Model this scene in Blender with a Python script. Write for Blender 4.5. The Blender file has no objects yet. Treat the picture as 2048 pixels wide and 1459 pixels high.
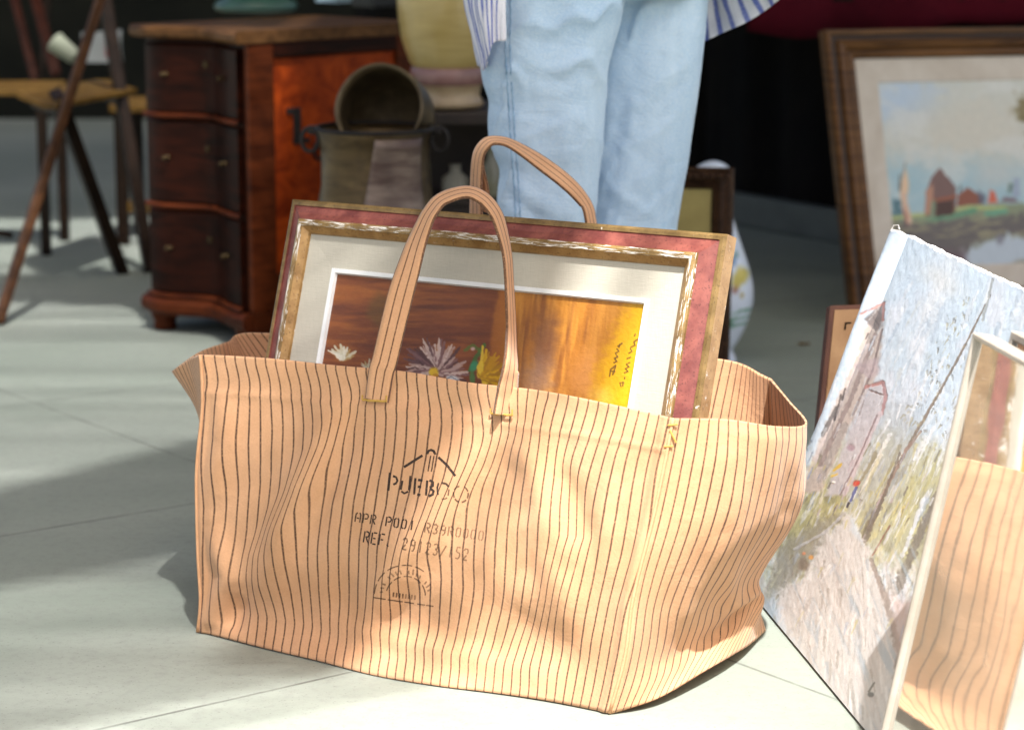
import bpy, math, random
import numpy as np
from mathutils import Vector, Matrix

sc = bpy.context.scene
COL = sc.collection
R = math.radians

# ------------------------------------------------------------------ camera
CH, PITCH, FPX = 1.05, R(11.03), 4836.0
CP, SP = math.cos(PITCH), math.sin(PITCH)
cam_d = bpy.data.cameras.new("camera")
cam_d.lens = 85.0
cam_d.sensor_width = 36.0
cam_d.clip_start, cam_d.clip_end = 0.05, 400
cam_d.dof.use_dof = True
cam_d.dof.focus_distance = 3.28
cam_d.dof.aperture_fstop = 4.6
cam = bpy.data.objects.new("camera", cam_d)
COL.objects.link(cam)
cam.location = (0, 0, CH)
cam.rotation_euler = (R(90) - PITCH, 0, 0)
sc.camera = cam

# ------------------------------------------------------------------ light
SUN_EL = R(62)
SUN_DIR = Vector((-0.30 * math.cos(SUN_EL), 0.954 * math.cos(SUN_EL), -math.sin(SUN_EL)))  # the way light travels
world = bpy.data.worlds.new("World")
sc.world = world
world.use_nodes = True
nt = world.node_tree
sky = nt.nodes.new("ShaderNodeTexSky")
sky.sky_type = 'NISHITA'
sky.sun_disc = False
sky.sun_elevation = SUN_EL
sky.dust_density = 6.0
sky.air_density = 0.8
sky.ozone_density = 0.3
sky.sun_rotation = math.atan2(-SUN_DIR.x, -SUN_DIR.y)
nt.nodes["Background"].inputs[1].default_value = 0.105
nt.links.new(sky.outputs[0], nt.nodes["Background"].inputs[0])
sun_d = bpy.data.lights.new("sun", 'SUN')
sun_d.energy = 4.7
sun_d.angle = R(1.1)
sun_d.color = (1.0, 0.975, 0.975)
sun = bpy.data.objects.new("sun", sun_d)
COL.objects.link(sun)
sun.rotation_euler = SUN_DIR.to_track_quat('-Z', 'Y').to_euler()
sc.view_settings.view_transform = 'Standard'
sc.view_settings.look = 'None'
sc.view_settings.gamma = 1.0
sc.view_settings.exposure = 1.16

# ------------------------------------------------------------------ helpers: where things stand
def at_y(px, py, Y):
    """point at world distance Y on the sight line of photograph pixel (px, py)"""
    a, b = (px - 1024) / FPX, (py - 729.5) / FPX
    d = Y / (CP - b * SP)
    return Vector((a * d, Y, CH - d * (SP + b * CP)))
def at_h(px, py, h):
    a, b = (px - 1024) / FPX, (py - 729.5) / FPX
    d = (CH - h) / (SP + b * CP)
    return Vector((a * d, d * (CP - b * SP), h))
def gnd(px, py): return at_h(px, py, 0.0)
def to_px(P):
    P = np.asarray(P, float)
    x, y, z = P[..., 0], P[..., 1], P[..., 2] - CH
    d = y * CP - z * SP
    return 1024 + FPX * x / d, 729.5 - FPX * (y * SP + z * CP) / d

def cubic(xk, Pk, x):
    """smooth curve through the knots"""
    xk = np.asarray(xk, float); Pk = np.asarray(Pk, float); x = np.asarray(x, float)
    m = np.empty_like(Pk)
    sh = (-1,) + (1,) * (Pk.ndim - 1)
    dx = np.diff(xk).reshape(sh)
    s = np.diff(Pk, axis=0) / dx
    m[0], m[-1] = s[0], s[-1]
    if len(xk) > 2:
        m[1:-1] = (s[:-1] * dx[1:] + s[1:] * dx[:-1]) / (dx[1:] + dx[:-1])
    i = np.clip(np.searchsorted(xk, x, side='right') - 1, 0, len(xk) - 2)
    h = (xk[i + 1] - xk[i]); t = (x - xk[i]) / h
    t = t.reshape(sh); h = h.reshape(sh)
    return ((2*t**3 - 3*t**2 + 1) * Pk[i] + (t**3 - 2*t**2 + t) * h * m[i]
            + (-2*t**3 + 3*t**2) * Pk[i+1] + (t**3 - t**2) * h * m[i+1])

def _h(ix, iy, seed):
    n = np.sin(ix * 127.1 + iy * 311.7 + seed * 74.7) * 43758.5453
    return n - np.floor(n)
def vnoise(x, y, seed=0):
    x = np.asarray(x, float); y = np.asarray(y, float)
    ix, iy = np.floor(x), np.floor(y)
    fx, fy = x - ix, y - iy
    fx, fy = fx*fx*(3-2*fx), fy*fy*(3-2*fy)
    return ((_h(ix,iy,seed)*(1-fx)+_h(ix+1,iy,seed)*fx)*(1-fy)
            + (_h(ix,iy+1,seed)*(1-fx)+_h(ix+1,iy+1,seed)*fx)*fy)
def fbm(x, y, seed=0, oct=4):
    a, s, n = 0.5, 0.0, 0.0
    for k in range(oct):
        s = s + a * vnoise(x*2**k, y*2**k, seed+k*13); n += a; a *= 0.5
    return s / n
def sstep(a, b, x):
    t = np.clip((x - a) / (b - a), 0, 1)
    return t*t*(3-2*t)

def lin(c):
    c = np.asarray(c, float)
    return np.where(c <= 0.04045, c/12.92, ((np.maximum(c,0)+0.055)/1.055)**2.4)
def S(r, g, b): return tuple(float(v) for v in lin(np.array([r, g, b])/255.0))

# ------------------------------------------------------------------ helpers: meshes
ORI = {}
class MB:
    def __init__(s): s.v, s.f, s.mi, s.uv, s.vc = [], [], [], [], []
    def add(s, vs, fs, mi=0, uv=None, vc=None):
        o = len(s.v)
        s.v += [tuple(p) for p in vs]
        s.f += [tuple(i+o for i in f) for f in fs]
        s.mi += [mi]*len(fs)
        s.uv += [tuple(u) for u in uv] if uv is not None else [(0.0, 0.0)]*len(vs)
        s.vc += [tuple(u) for u in vc] if vc is not None else [(1.0, 1.0, 1.0, 1.0)]*len(vs)
        return s
    def box(s, c, ax, ay, az, sx, sy, sz, bev=0.0, mi=0):
        """box with centre c, unit axes and full sizes, edges chamfered by bev"""
        c = Vector(c); hx, hy, hz = sx/2, sy/2, sz/2
        b = min(bev, hx*0.9, hy*0.9, hz*0.9)
        if b <= 0:
            vs = [c+ax*(i*hx)+ay*(j*hy)+az*(k*hz) for k in (-1,1) for j in (-1,1) for i in (-1,1)]
            return s.add(vs, [(0,2,3,1),(4,5,7,6),(0,1,5,4),(2,6,7,3),(0,4,6,2),(1,3,7,5)], mi)
        import bmesh
        bm = bmesh.new()
        bmesh.ops.create_cube(bm, size=1.0)
        for v in bm.verts: v.co = Vector((v.co.x*sx, v.co.y*sy, v.co.z*sz))
        bmesh.ops.bevel(bm, geom=list(bm.edges), offset=b, segments=2, affect='EDGES', profile=0.6)
        bm.verts.index_update()
        vs = [c+ax*v.co.x+ay*v.co.y+az*v.co.z for v in bm.verts]
        fs = [tuple(v.index for v in f.verts) for f in bm.faces]
        bm.free()
        return s.add(vs, fs, mi)
    def bar(s, p, q, w, t, up=Vector((0,0,1)), bev=0.004, mi=0):
        """rectangular bar from p to q, w wide and t thick"""
        p, q = Vector(p), Vector(q)
        ax = (q-p).normalized(); ay = up.cross(ax)
        if ay.length < 1e-4: ay = Vector((1,0,0)).cross(ax)
        ay.normalize(); az = ax.cross(ay)
        return s.box((p+q)/2, ax, ay, az, (q-p).length, w, t, bev, mi)
    def tube(s, pts, rad, n=12, closed=False, mi=0, cap=True):
        pts = [Vector(p) for p in pts]; m = len(pts)
        rad = rad if hasattr(rad, '__len__') else [rad]*m
        vs, fs = [], []
        ref = None
        for i in range(m):
            a = pts[(i-1) % m] if closed or i > 0 else pts[i]
            b = pts[(i+1) % m] if closed or i < m-1 else pts[i]
            t = (b-a).normalized()
            if ref is None:
                ref = t.orthogonal().normalized()
            ref = (ref - t*ref.dot(t)).normalized()
            bn = t.cross(ref)
            for k in range(n):
                an = 2*math.pi*k/n
                vs.append(pts[i]+ref*(math.cos(an)*rad[i])+bn*(math.sin(an)*rad[i]))
        for i in range(m if closed else m-1):
            j = (i+1) % m
            for k in range(n):
                l = (k+1) % n
                fs.append((i*n+k, i*n+l, j*n+l, j*n+k))
        if cap and not closed:
            fs.append(tuple(reversed(range(n)))); fs.append(tuple((m-1)*n+k for k in range(n)))
        return s.add(vs, fs, mi)
    def lathe(s, prof, n=48, M=None, mi=0, wob=0.0):
        """turn (radius, z) pairs about z, then place with matrix M"""
        M = M or Matrix.Identity(4)
        vs, fs = [], []
        for i, (r, z) in enumerate(prof):
            for k in range(n):
                a = 2*math.pi*k/n
                rr = r*(1+wob*math.sin(3*a+z*40)+wob*0.6*math.sin(5*a-z*23))
                vs.append(M @ Vector((rr*math.cos(a), rr*math.sin(a), z)))
        for i in range(len(prof)-1):
            for k in range(n):
                l = (k+1) % n
                fs.append((i*n+k, i*n+l, (i+1)*n+l, (i+1)*n+k))
        return s.add(vs, fs, mi)
    def grid(s, P, uv=None, vc=None, mi=0, wrap=False):
        """P: rows x cols x 3"""
        P = np.asarray(P); r, c = P.shape[:2]
        fs = []
        for i in range(r-1):
            for j in range(c if wrap else c-1):
                k = (j+1) % c
                fs.append((i*c+j, i*c+k, (i+1)*c+k, (i+1)*c+j))
        return s.add(P.reshape(-1, 3).tolist(), fs, mi,
                     None if uv is None else np.asarray(uv).reshape(-1, 2).tolist(),
                     None if vc is None else np.asarray(vc).reshape(-1, 4).tolist())
    def build(s, name, mats, parent=None, smooth=False, origin=None):
        if not isinstance(mats, (list, tuple)): mats = [mats]
        if parent is not None: o = Vector(ORI[parent.name])
        elif origin is not None: o = Vector(origin)
        else:
            a = np.array(s.v); o = Vector(((a[:,0].min()+a[:,0].max())/2, (a[:,1].min()+a[:,1].max())/2, a[:,2].min()))
        me = bpy.data.meshes.new(name)
        me.from_pydata([(p[0]-o.x, p[1]-o.y, p[2]-o.z) for p in s.v], [], s.f)
        for m in mats: me.materials.append(m)
        me.polygons.foreach_set('material_index', s.mi)
        if smooth: me.polygons.foreach_set('use_smooth', [True]*len(s.f))
        uvl = me.uv_layers.new(name='UVMap')
        li = np.empty(len(me.loops), int); me.loops.foreach_get('vertex_index', li)
        uvl.data.foreach_set('uv', np.array(s.uv, float)[li].ravel())
        ca = me.color_attributes.new('Col', 'FLOAT_COLOR', 'POINT')
        ca.data.foreach_set('color', np.array(s.vc, float).ravel())
        me.update()
        ob = bpy.data.objects.new(name, me)
        COL.objects.link(ob)
        ORI[ob.name] = tuple(o)
        if parent is not None: ob.parent = parent
        else: ob.location = o
        return ob

def tag(o, label=None, cat=None, group=None, kind=None):
    if label: o['label'] = label
    if cat: o['category'] = cat
    if group: o['group'] = group
    if kind: o['kind'] = kind
    return o
def thing(name, loc, label, cat, group=None):
    o = bpy.data.objects.new(name, None)
    o.empty_display_size = 0.1
    o.location = loc
    COL.objects.link(o)
    ORI[o.name] = tuple(loc)
    return tag(o, label, cat, group)
def copy_tree(o, parent=None):
    c = o.copy(); COL.objects.link(c)
    if parent is not None: c.parent = parent
    for ch in list(o.children): copy_tree(ch, c)
    return c

# ------------------------------------------------------------------ helpers: materials
class NT:
    def __init__(s, name):
        s.m = bpy.data.materials.new(name); s.m.use_nodes = True
        s.t = s.m.node_tree; s.n = s.t.nodes; s.b = s.n['Principled BSDF']; s.out = s.n['Material Output']
    def new(s, typ, **kw):
        n = s.n.new(typ)
        for k, v in kw.items(): setattr(n, k, v)
        return n
    def link(s, a, b): s.t.links.new(a, b)
    def val(s, sock, v):
        if hasattr(v, 'is_output') or isinstance(v, bpy.types.NodeSocket): s.link(v, sock)
        else: sock.default_value = v
    def math(s, op, a, b=0.0, c=None, clamp=False):
        n = s.new('ShaderNodeMath', operation=op); n.use_clamp = clamp
        s.val(n.inputs[0], a); s.val(n.inputs[1], b)
        if c is not None: s.val(n.inputs[2], c)
        return n.outputs[0]
    def mix(s, f, a, b):
        n = s.new('ShaderNodeMix', data_type='RGBA')
        s.val(n.inputs[0], f)
        for i, v in ((6, a), (7, b)):
            if isinstance(v, tuple): n.inputs[i].default_value = (*v[:3], 1)
            else: s.link(v, n.inputs[i])
        return n.outputs[2]
    def coords(s, kind='Object', scale=(1,1,1), rot=(0,0,0)):
        tc = s.new('ShaderNodeTexCoord'); mp = s.new('ShaderNodeMapping')
        mp.inputs['Scale'].default_value = scale; mp.inputs['Rotation'].default_value = rot
        s.link(tc.outputs[kind], mp.inputs[0])
        return mp.outputs[0]
    def noise(s, vec, scale, detail=4, rough=0.55, dist=0.0):
        n = s.new('ShaderNodeTexNoise')
        s.link(vec, n.inputs['Vector'])
        n.inputs['Scale'].default_value = scale; n.inputs['Detail'].default_value = detail
        n.inputs['Roughness'].default_value = rough; n.inputs['Distortion'].default_value = dist
        return n.outputs['Fac']
    def ramp(s, f, stops):
        n = s.new('ShaderNodeValToRGB')
        e = n.color_ramp.elements
        while len(e) < len(stops): e.new(0.5)
        for k, (p, c) in enumerate(stops):
            e[k].position = p
            e[k].color = (c, c, c, 1) if not isinstance(c, tuple) else (*c[:3], 1)
        s.link(f, n.inputs[0])
        return n.outputs[0]
    def bump(s, h, strength=0.3, dist=0.002, normal=None):
        n = s.new('ShaderNodeBump')
        n.inputs['Strength'].default_value = strength; n.inputs['Distance'].default_value = dist
        s.link(h, n.inputs['Height'])
        if normal: s.link(normal, n.inputs['Normal'])
        return n.outputs[0]

def pm(name, c1, c2=None, scale=12, rough=0.6, metal=0.0, bump=0.0, bscale=150, stretch=(1,1,1), lo=0.35, hi=0.65, spec=0.5, coat=0.0, dist=0.002):
    t = NT(name)
    v = t.coords('Object', stretch)
    n = t.noise(v, scale, 5, 0.6, 0.3)
    f = t.ramp(n, [(lo, 0.0), (hi, 1.0)])
    t.link(t.mix(f, c1, c2 or c1), t.b.inputs['Base Color'])
    t.link(t.math('MULTIPLY_ADD', n, 0.25, rough-0.12), t.b.inputs['Roughness'])
    t.b.inputs['Metallic'].default_value = metal
    t.b.inputs['Specular IOR Level'].default_value = spec
    t.b.inputs['Coat Weight'].default_value = coat
    t.b.inputs['Coat Roughness'].default_value = 0.15
    if bump: t.link(t.bump(t.noise(v, bscale, 3), bump, dist), t.b.inputs['Normal'])
    return t.m

def wood(name, dark, light, grain=(3, 40, 40), rough=0.45, coat=0.2, bump=0.15):
    t = NT(name)
    v = t.coords('Object', grain)
    n = t.noise(v, 1.6, 6, 0.65, 1.2)
    w = t.noise(t.coords('Object'), 3.0, 3)
    f = t.math('ADD', t.math('MULTIPLY', n, 0.7), t.math('MULTIPLY', w, 0.3))
    t.link(t.mix(t.ramp(f, [(0.36, 0.0), (0.62, 1.0)]), dark, light), t.b.inputs['Base Color'])
    t.b.inputs['Roughness'].default_value = rough
    t.b.inputs['Specular IOR Level'].default_value = 0.06
    t.b.inputs['Coat Weight'].default_value = coat
    t.b.inputs['Coat Roughness'].default_value = 0.25
    t.link(t.bump(n, bump, 0.002), t.b.inputs['Normal'])
    return t.m

def painted(name, rough=0.6, bump=0.25, bscale=90, coat=0.0, weave=0.0):
    """paint laid on by the vertex colours of its own mesh"""
    t = NT(name)
    a = t.new('ShaderNodeVertexColor'); a.layer_name = 'Col'
    v = t.coords('Object')
    n = t.noise(v, bscale, 4, 0.6)
    t.link(t.mix(t.math('MULTIPLY', n, 0.18), a.outputs[0], (0.02, 0.018, 0.015)), t.b.inputs['Base Color'])
    t.b.inputs['Roughness'].default_value = rough
    t.b.inputs['Coat Weight'].default_value = coat
    t.b.inputs['Coat Roughness'].default_value = 0.08
    lum = t.new('ShaderNodeRGBToBW'); t.link(a.outputs[0], lum.inputs[0])
    h = t.math('ADD', n, t.math('MULTIPLY', lum.outputs[0], 1.2))
    t.link(t.bump(h, bump, 0.003), t.b.inputs['Normal'])
    return t.m

def striped_cloth(name, base1, base2, line, width, linemix=0.85, rough=0.9):
    """woven cloth; the UV's U counts the stripes"""
    t = NT(name)
    uv = t.new('ShaderNodeUVMap'); uv.uv_map = 'UVMap'
    sp = t.new('ShaderNodeSeparateXYZ'); t.link(uv.outputs[0], sp.inputs[0])
    oc = t.coords('Object')
    jit = t.math('MULTIPLY', t.math('SUBTRACT', t.noise(oc, 160, 2), 0.5), 0.035)
    fr = t.math('FRACT', t.math('ADD', sp.outputs[0], jit))
    d = t.math('ABSOLUTE', t.math('SUBTRACT', fr, 0.5))
    m = t.math('SUBTRACT', 1.0, t.math('DIVIDE', t.math('SUBTRACT', d, width*0.35), width*0.45), clamp=True)
    m = t.math('MAXIMUM', t.math('MINIMUM', m, 1.0), 0.0)
    brk = t.ramp(t.noise(oc, 330, 2, 0.7), [(0.30, 0.6), (0.5, 1.0)])
    big = t.ramp(t.noise(oc, 9, 3), [(0.3, 0.88), (0.6, 1.0)])
    f = t.math('MULTIPLY', t.math('MULTIPLY', m, brk), t.math('MULTIPLY', big, linemix))
    body = t.mix(t.ramp(t.noise(oc, 14, 5), [(0.35, 0.0), (0.65, 1.0)]), base1, base2)
    fib = t.noise(oc, 380, 2, 0.75)
    body = t.mix(t.math('MULTIPLY', t.ramp(fib, [(.3, 0.), (.7, 1.)]), 0.24), body, tuple(0.55*c for c in base1))
    t.link(t.mix(f, body, line), t.b.inputs['Base Color'])
    t.b.inputs['Roughness'].default_value = rough
    t.b.inputs['Specular IOR Level'].default_value = 0.15
    t.b.inputs['Sheen Weight'].default_value = 0.15
    wrk = t.noise(oc, 22, 4, 0.6, 0.8)
    b1 = t.bump(wrk, 0.16, 0.012)
    t.link(t.bump(fib, 0.35, 0.0012, b1), t.b.inputs['Normal'])
    return t.m

# ------------------------------------------------------------------ helpers: a painter in numpy
class Painter:
    """lays brush work, given in the photograph's pixel frame, onto points of a real surface"""
    def __init__(s, P, base):
        s.x, s.y = to_px(P)
        s.c = np.ones(s.x.shape+(3,))*np.array(base)/255.0
    def lay(s, a, col):
        a = np.clip(a, 0, 1)[..., None]
        s.c = s.c*(1-a)+a*np.array(col)/255.0
    def blob(s, cx, cy, rx, ry, col, a=1.0, ang=0.0, soft=0.5, rag=0.25, seed=1):
        ca, sa = math.cos(R(ang)), math.sin(R(ang))
        dx, dy = s.x-cx, s.y-cy
        u, v = (dx*ca+dy*sa)/rx, (-dx*sa+dy*ca)/ry
        d = np.sqrt(u*u+v*v)+rag*(fbm(s.x/14, s.y/14, seed)-0.5)*2
        s.lay(a*(1-sstep(1-soft, 1+soft*0.3, d)), col)
    def stroke(s, pts, w, col, a=1.0, soft=0.4, rag=0.3, seed=2):
        pa = np.array(pts, float); wm = np.max(w)+4
        sel = (s.x > pa[:, 0].min()-wm) & (s.x < pa[:, 0].max()+wm) & (s.y > pa[:, 1].min()-wm) & (s.y < pa[:, 1].max()+wm)
        if not sel.any(): return
        X, Y = s.x[sel], s.y[sel]
        best = np.full(X.shape, 1e9)
        n = len(pts)-1
        for k in range(n):
            (x0, y0), (x1, y1) = pts[k], pts[k+1]
            w0 = w if not hasattr(w, '__len__') else w[0]+(w[1]-w[0])*k/n
            w1 = w if not hasattr(w, '__len__') else w[0]+(w[1]-w[0])*(k+1)/n
            vx, vy = x1-x0, y1-y0
            t = np.clip(((X-x0)*vx+(Y-y0)*vy)/(vx*vx+vy*vy+1e-9), 0, 1)
            d = np.hypot(X-x0-t*vx, Y-y0-t*vy)/((w0+(w1-w0)*t)/2+1e-6)
            best = np.minimum(best, d)
        best = best+rag*(vnoise(X/5, Y/5, seed)-0.5)*2
        al = np.clip(a*(1-sstep(1-soft, 1+soft*0.3, best)), 0, 1)[:, None]
        s.c[sel] = s.c[sel]*(1-al)+al*np.array(col)/255.0
    def poly(s, pts, col, a=1.0, soft=4.0, rag=3.0, seed=3, scale=9.0):
        X = s.x+rag*(fbm(s.x/scale, s.y/scale, seed)-0.5)*2
        Y = s.y+rag*(fbm(s.x/scale+50, s.y/scale, seed)-0.5)*2
        ins = np.zeros(X.shape, bool); dist = np.full(X.shape, 1e9)
        n = len(pts)
        for k in range(n):
            (x0, y0), (x1, y1) = pts[k], pts[(k+1) % n]
            c = ((y0 > Y) != (y1 > Y)) & (X < (x1-x0)*(Y-y0)/((y1-y0) if y1 != y0 else 1e-9)+x0)
            ins ^= c
            vx, vy = x1-x0, y1-y0
            t = np.clip(((X-x0)*vx+(Y-y0)*vy)/(vx*vx+vy*vy+1e-9), 0, 1)
            dist = np.minimum(dist, np.hypot(X-x0-t*vx, Y-y0-t*vy))
        sd = np.where(ins, dist, -dist)
        s.lay(a*sstep(-soft, soft, sd), col)
    def streaks(s, col, a, ang, along, across, seed, lo=0.5, hi=0.75, region=None, oct=4):
        ca, sa = math.cos(R(ang)), math.sin(R(ang))
        u, v = (s.x*ca+s.y*sa)/along, (-s.x*sa+s.y*ca)/across
        m = sstep(lo, hi, fbm(u, v, seed, oct))
        if region is not None: m = m*region
        s.lay(a*m, col)
    def out(s, gain=1.0):
        return np.concatenate([lin(s.c)*gain, np.ones(s.c.shape[:-1]+(1,))], -1)

def bil(A, B, C, D, nu, nv):
    """grid over the quad A (u0,v0), B (u1,v0), C (u1,v1), D (u0,v1)"""
    u = np.linspace(0, 1, nu)[None, :, None]; v = np.linspace(0, 1, nv)[:, None, None]
    A, B, C, D = (np.array(p) for p in (A, B, C, D))
    return (A*(1-u)+B*u)*(1-v)+(D*(1-u)+C*u)*v

def frame_bm(O, ex, ey, n, W, Hh, prof, mis, seg=24, mb=None):
    """mitred moulding: prof is (inset, height) pairs from the outside in"""
    mb = mb or MB()
    def corner(k, o):
        return {0: (o, o), 1: (W-o, o), 2: (W-o, Hh-o), 3: (o, Hh-o)}[k % 4]
    for side in range(4):
        L = W if side % 2 == 0 else Hh
        for j in range(len(prof)-1):
            rows, uvs = [], []
            for (o, z) in (prof[j], prof[j+1]):
                a, b = corner(side, o), corner(side+1, o)
                row, ur = [], []
                for k in range(seg+1):
                    t = k/seg
                    p = O+ex*(a[0]+(b[0]-a[0])*t)+ey*(a[1]+(b[1]-a[1])*t)+n*z
                    row.append(tuple(p)); ur.append((t*L+side*1.7, o))
                rows.append(row); uvs.append(ur)
            mb.grid(np.array(rows), np.array(uvs), mi=mis[j])
    return mb
X3, Y3, Z3 = Vector((1,0,0)), Vector((0,1,0)), Vector((0,0,1))

# ================================================================== SETTING
# ---- ground: one sheet of large stone slabs
t = NT('stone_paving')
oc = t.coords('Object')
sp = t.new('ShaderNodeSeparateXYZ'); t.link(oc, sp.inputs[0])
ca, sa = math.cos(R(37)), math.sin(R(37))
wob = t.math('MULTIPLY', t.math('SUBTRACT', t.noise(oc, 2.5, 3), 0.5), 0.006)
A = t.math('ADD', t.math('ADD', t.math('MULTIPLY', sp.outputs[0], -sa), t.math('MULTIPLY', sp.outputs[1], ca)), wob)
B = t.math('ADD', t.math('ADD', t.math('MULTIPLY', sp.outputs[0], ca), t.math('MULTIPLY', sp.outputs[1], sa)), wob)
def joint(c, off, per, w):
    fr = t.math('FRACT', t.math('DIVIDE', t.math('SUBTRACT', c, off-per*0.5-per*40), per))
    d = t.math('MULTIPLY', t.math('ABSOLUTE', t.math('SUBTRACT', fr, 0.5)), per)
    return t.math('MINIMUM', t.math('MAXIMUM', t.math('SUBTRACT', 1.0, t.math('DIVIDE', t.math('SUBTRACT', d, w*0.4), w*0.6)), 0.0), 1.0)
jm = t.math('MAXIMUM', joint(A, 2.675, 0.95, 0.0042), joint(B, 2.19, 1.3, 0.0036))
big = t.noise(oc, 1.3, 4, 0.6, 0.4)
fine = t.noise(oc, 55, 5, 0.65)
smear = t.noise(t.coords('Object', (2.0, 9.0, 1), (0, 0, R(-20))), 1.0, 5, 0.6, 0.5)
c = t.mix(t.ramp(big, [(0.3, 0.0), (0.7, 1.0)]), (0.23, 0.265, 0.218), (0.325, 0.35, 0.30))
c = t.mix(t.math('MULTIPLY', t.ramp(smear, [(0.45, 0.0), (0.75, 1.0)]), 0.35), c, (0.21, 0.235, 0.20))
c = t.mix(t.math('MULTIPLY', t.ramp(fine, [(0.48, 0.0), (0.75, 1.0)]), 0.4), c, (0.19, 0.19, 0.175))
c = t.mix(t.math('MULTIPLY', t.ramp(t.noise(oc, 210, 2), [(0.62, 0.0), (0.72, 1.0)]), 0.5), c, (0.12, 0.11, 0.10))
c = t.mix(t.math('MULTIPLY', jm, t.ramp(t.noise(oc, 12, 3), [(0.35, 0.2), (0.6, 0.65)])), c, (0.07, 0.066, 0.06))
t.link(c, t.b.inputs['Base Color'])
t.link(t.math('MULTIPLY_ADD', big, 0.2, 0.55), t.b.inputs['Roughness'])
t.b.inputs['Specular IOR Level'].default_value = 0.3
hh = t.math('SUBTRACT', t.math('MULTIPLY', fine, 0.35), t.math('MULTIPLY', jm, 1.0))
t.link(t.bump(hh, 0.35, 0.003), t.b.inputs['Normal'])
M_FLOOR = t.m
g = MB()
g.grid(np.array([[(x, y, 0) for x in np.linspace(-40, 40, 21)] for y in np.linspace(-40, 60, 26)]))
tag(g.build('pavement', M_FLOOR, origin=(0, 0, 0)), kind='structure')

# ---- black sheets put in for the stalls' deep shade, and a dark far wall
M_BLACK = pm('matt_black', (0.006, 0.0055, 0.005), (0.012, 0.010, 0.008), 4, 0.95, bump=0.3, bscale=30, spec=0.1)
M_RAIL = pm('grey_painted_wood', (0.085, 0.095, 0.08), (0.13, 0.14, 0.12), 6, 0.6, bump=0.15)
def backdrop(name, p, q, h, label, z0=0.0, amp=0.03, mat=None):
    p, q = Vector(p), Vector(q); d = (q-p); L = d.length; d.normalize(); n = Vector((-d.y, d.x, 0))
    us = np.linspace(0, L, int(L*24)); rows = []
    for z in np.linspace(z0, h, 14):
        f = 0.4+0.6*(1-(z-z0)/(h-z0))
        rows.append([tuple(p+d*u+n*(amp*f*(math.sin(u*21)+0.5*math.sin(u*37+1)))+Z3*z) for u in us])
    th = MB().grid(np.array(rows))
    ob = th.build(name, mat or M_BLACK, smooth=True)
    sm = ob.modifiers.new('thick', 'SOLIDIFY'); sm.thickness = 0.006
    return tag(ob, label, 'backdrop')
W0, W1 = Vector((-0.75, 10.1, 0)), Vector((2.9, 4.35, 0))
wd = (W1-W0).normalized(); wn = Vector((-wd.y, wd.x, 0))
if wn.y < 0: wn = -wn
WM = W0+wd*2.42
backdrop('stall_shade_backdrop', W0+wn*0.10, WM+wn*0.10, 2.5, 'tall black sheet standing for the deep shade behind the jar and the jeans', amp=0.03)
backdrop('table_shade_backdrop', WM+wd*.02+wn*0.10, W0+wd*4.9+wn*0.10, 0.75, 'low black sheet standing for the deep shade under the red covered table', amp=0.03)
kb = MB(); kb.box((W0+W1)/2+Z3*0.052, wd, wn, Z3, (W1-W0).length, 0.05, 0.10, 0.006)
tag(kb.build('kerb_board', M_RAIL), 'grey painted board along the ground at the foot of the black sheets', 'board')
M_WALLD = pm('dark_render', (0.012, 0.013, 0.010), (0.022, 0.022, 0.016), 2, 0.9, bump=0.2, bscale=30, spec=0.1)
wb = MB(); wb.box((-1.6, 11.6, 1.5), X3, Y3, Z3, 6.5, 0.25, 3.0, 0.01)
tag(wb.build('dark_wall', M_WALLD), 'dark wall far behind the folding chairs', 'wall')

# ---- shade casters added overhead, out of view, shaped to set where sun falls
def lift(x, y, z):
    k = z/(-SUN_DIR.z)
    return Vector((x-SUN_DIR.x*k, y-SUN_DIR.y*k, z))
M_AWN = pm('added_awning_canvas', (0.30, 0.29, 0.24), (0.36, 0.35, 0.29), 3, 0.9, bump=0.15, bscale=60)
M_REED = pm('reed', (0.32, 0.25, 0.13), (0.42, 0.33, 0.18), 30, 0.8)
M_POLE = pm('galvanised_pole', (0.35, 0.36, 0.36), (0.45, 0.45, 0.45), 20, 0.4, 0.8)
def sheet(mb, pts, z, th=0.01):
    """flat cloth over the floor outline pts, lifted along the sun's rays to height z"""
    top = [lift(x, y, z) for x, y in pts]
    n = len(top)
    vs = [p for p in top]+[p-Z3*th for p in top]
    mb.add(vs, [tuple(range(n)), tuple(reversed(range(n, 2*n)))]+[(i, i+n, (i+1) % n+n, (i+1) % n) for i in range(n)])
ZC = 4.2
aw = thing('added_awning', lift(0.3, 6.0, 0), 'unseen pale canvas awning added over the stalls to cast their shade', 'awning')  # unseen awning added, its outline drawn from the shade it should cast
m = MB()
sheet(m, [(-0.20, 4.05), (0.115, 3.86), (0.9, 3.84), (3.2, 3.7), (4.5, 12.0), (-0.75, 12.0), (-0.6, 5.4)], ZC)
m.build('added_awning_cloth', M_AWN, aw)
for x, y in ((3.3, 3.5), (4.4, 11.9), (-0.72, 11.9)):
    p = lift(x, y, ZC); m = MB(); m.tube([(p.x, p.y, 0), (p.x, p.y, ZC)], 0.025); m.build('added_pole', M_POLE, aw)
rs = thing('added_reed_shade', lift(-1.2, 4.0, 0), 'unseen reed screen added beside the awning to let part of the sun through', 'awning')  # unseen reeds added so the left side gets broken sunlight
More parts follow.
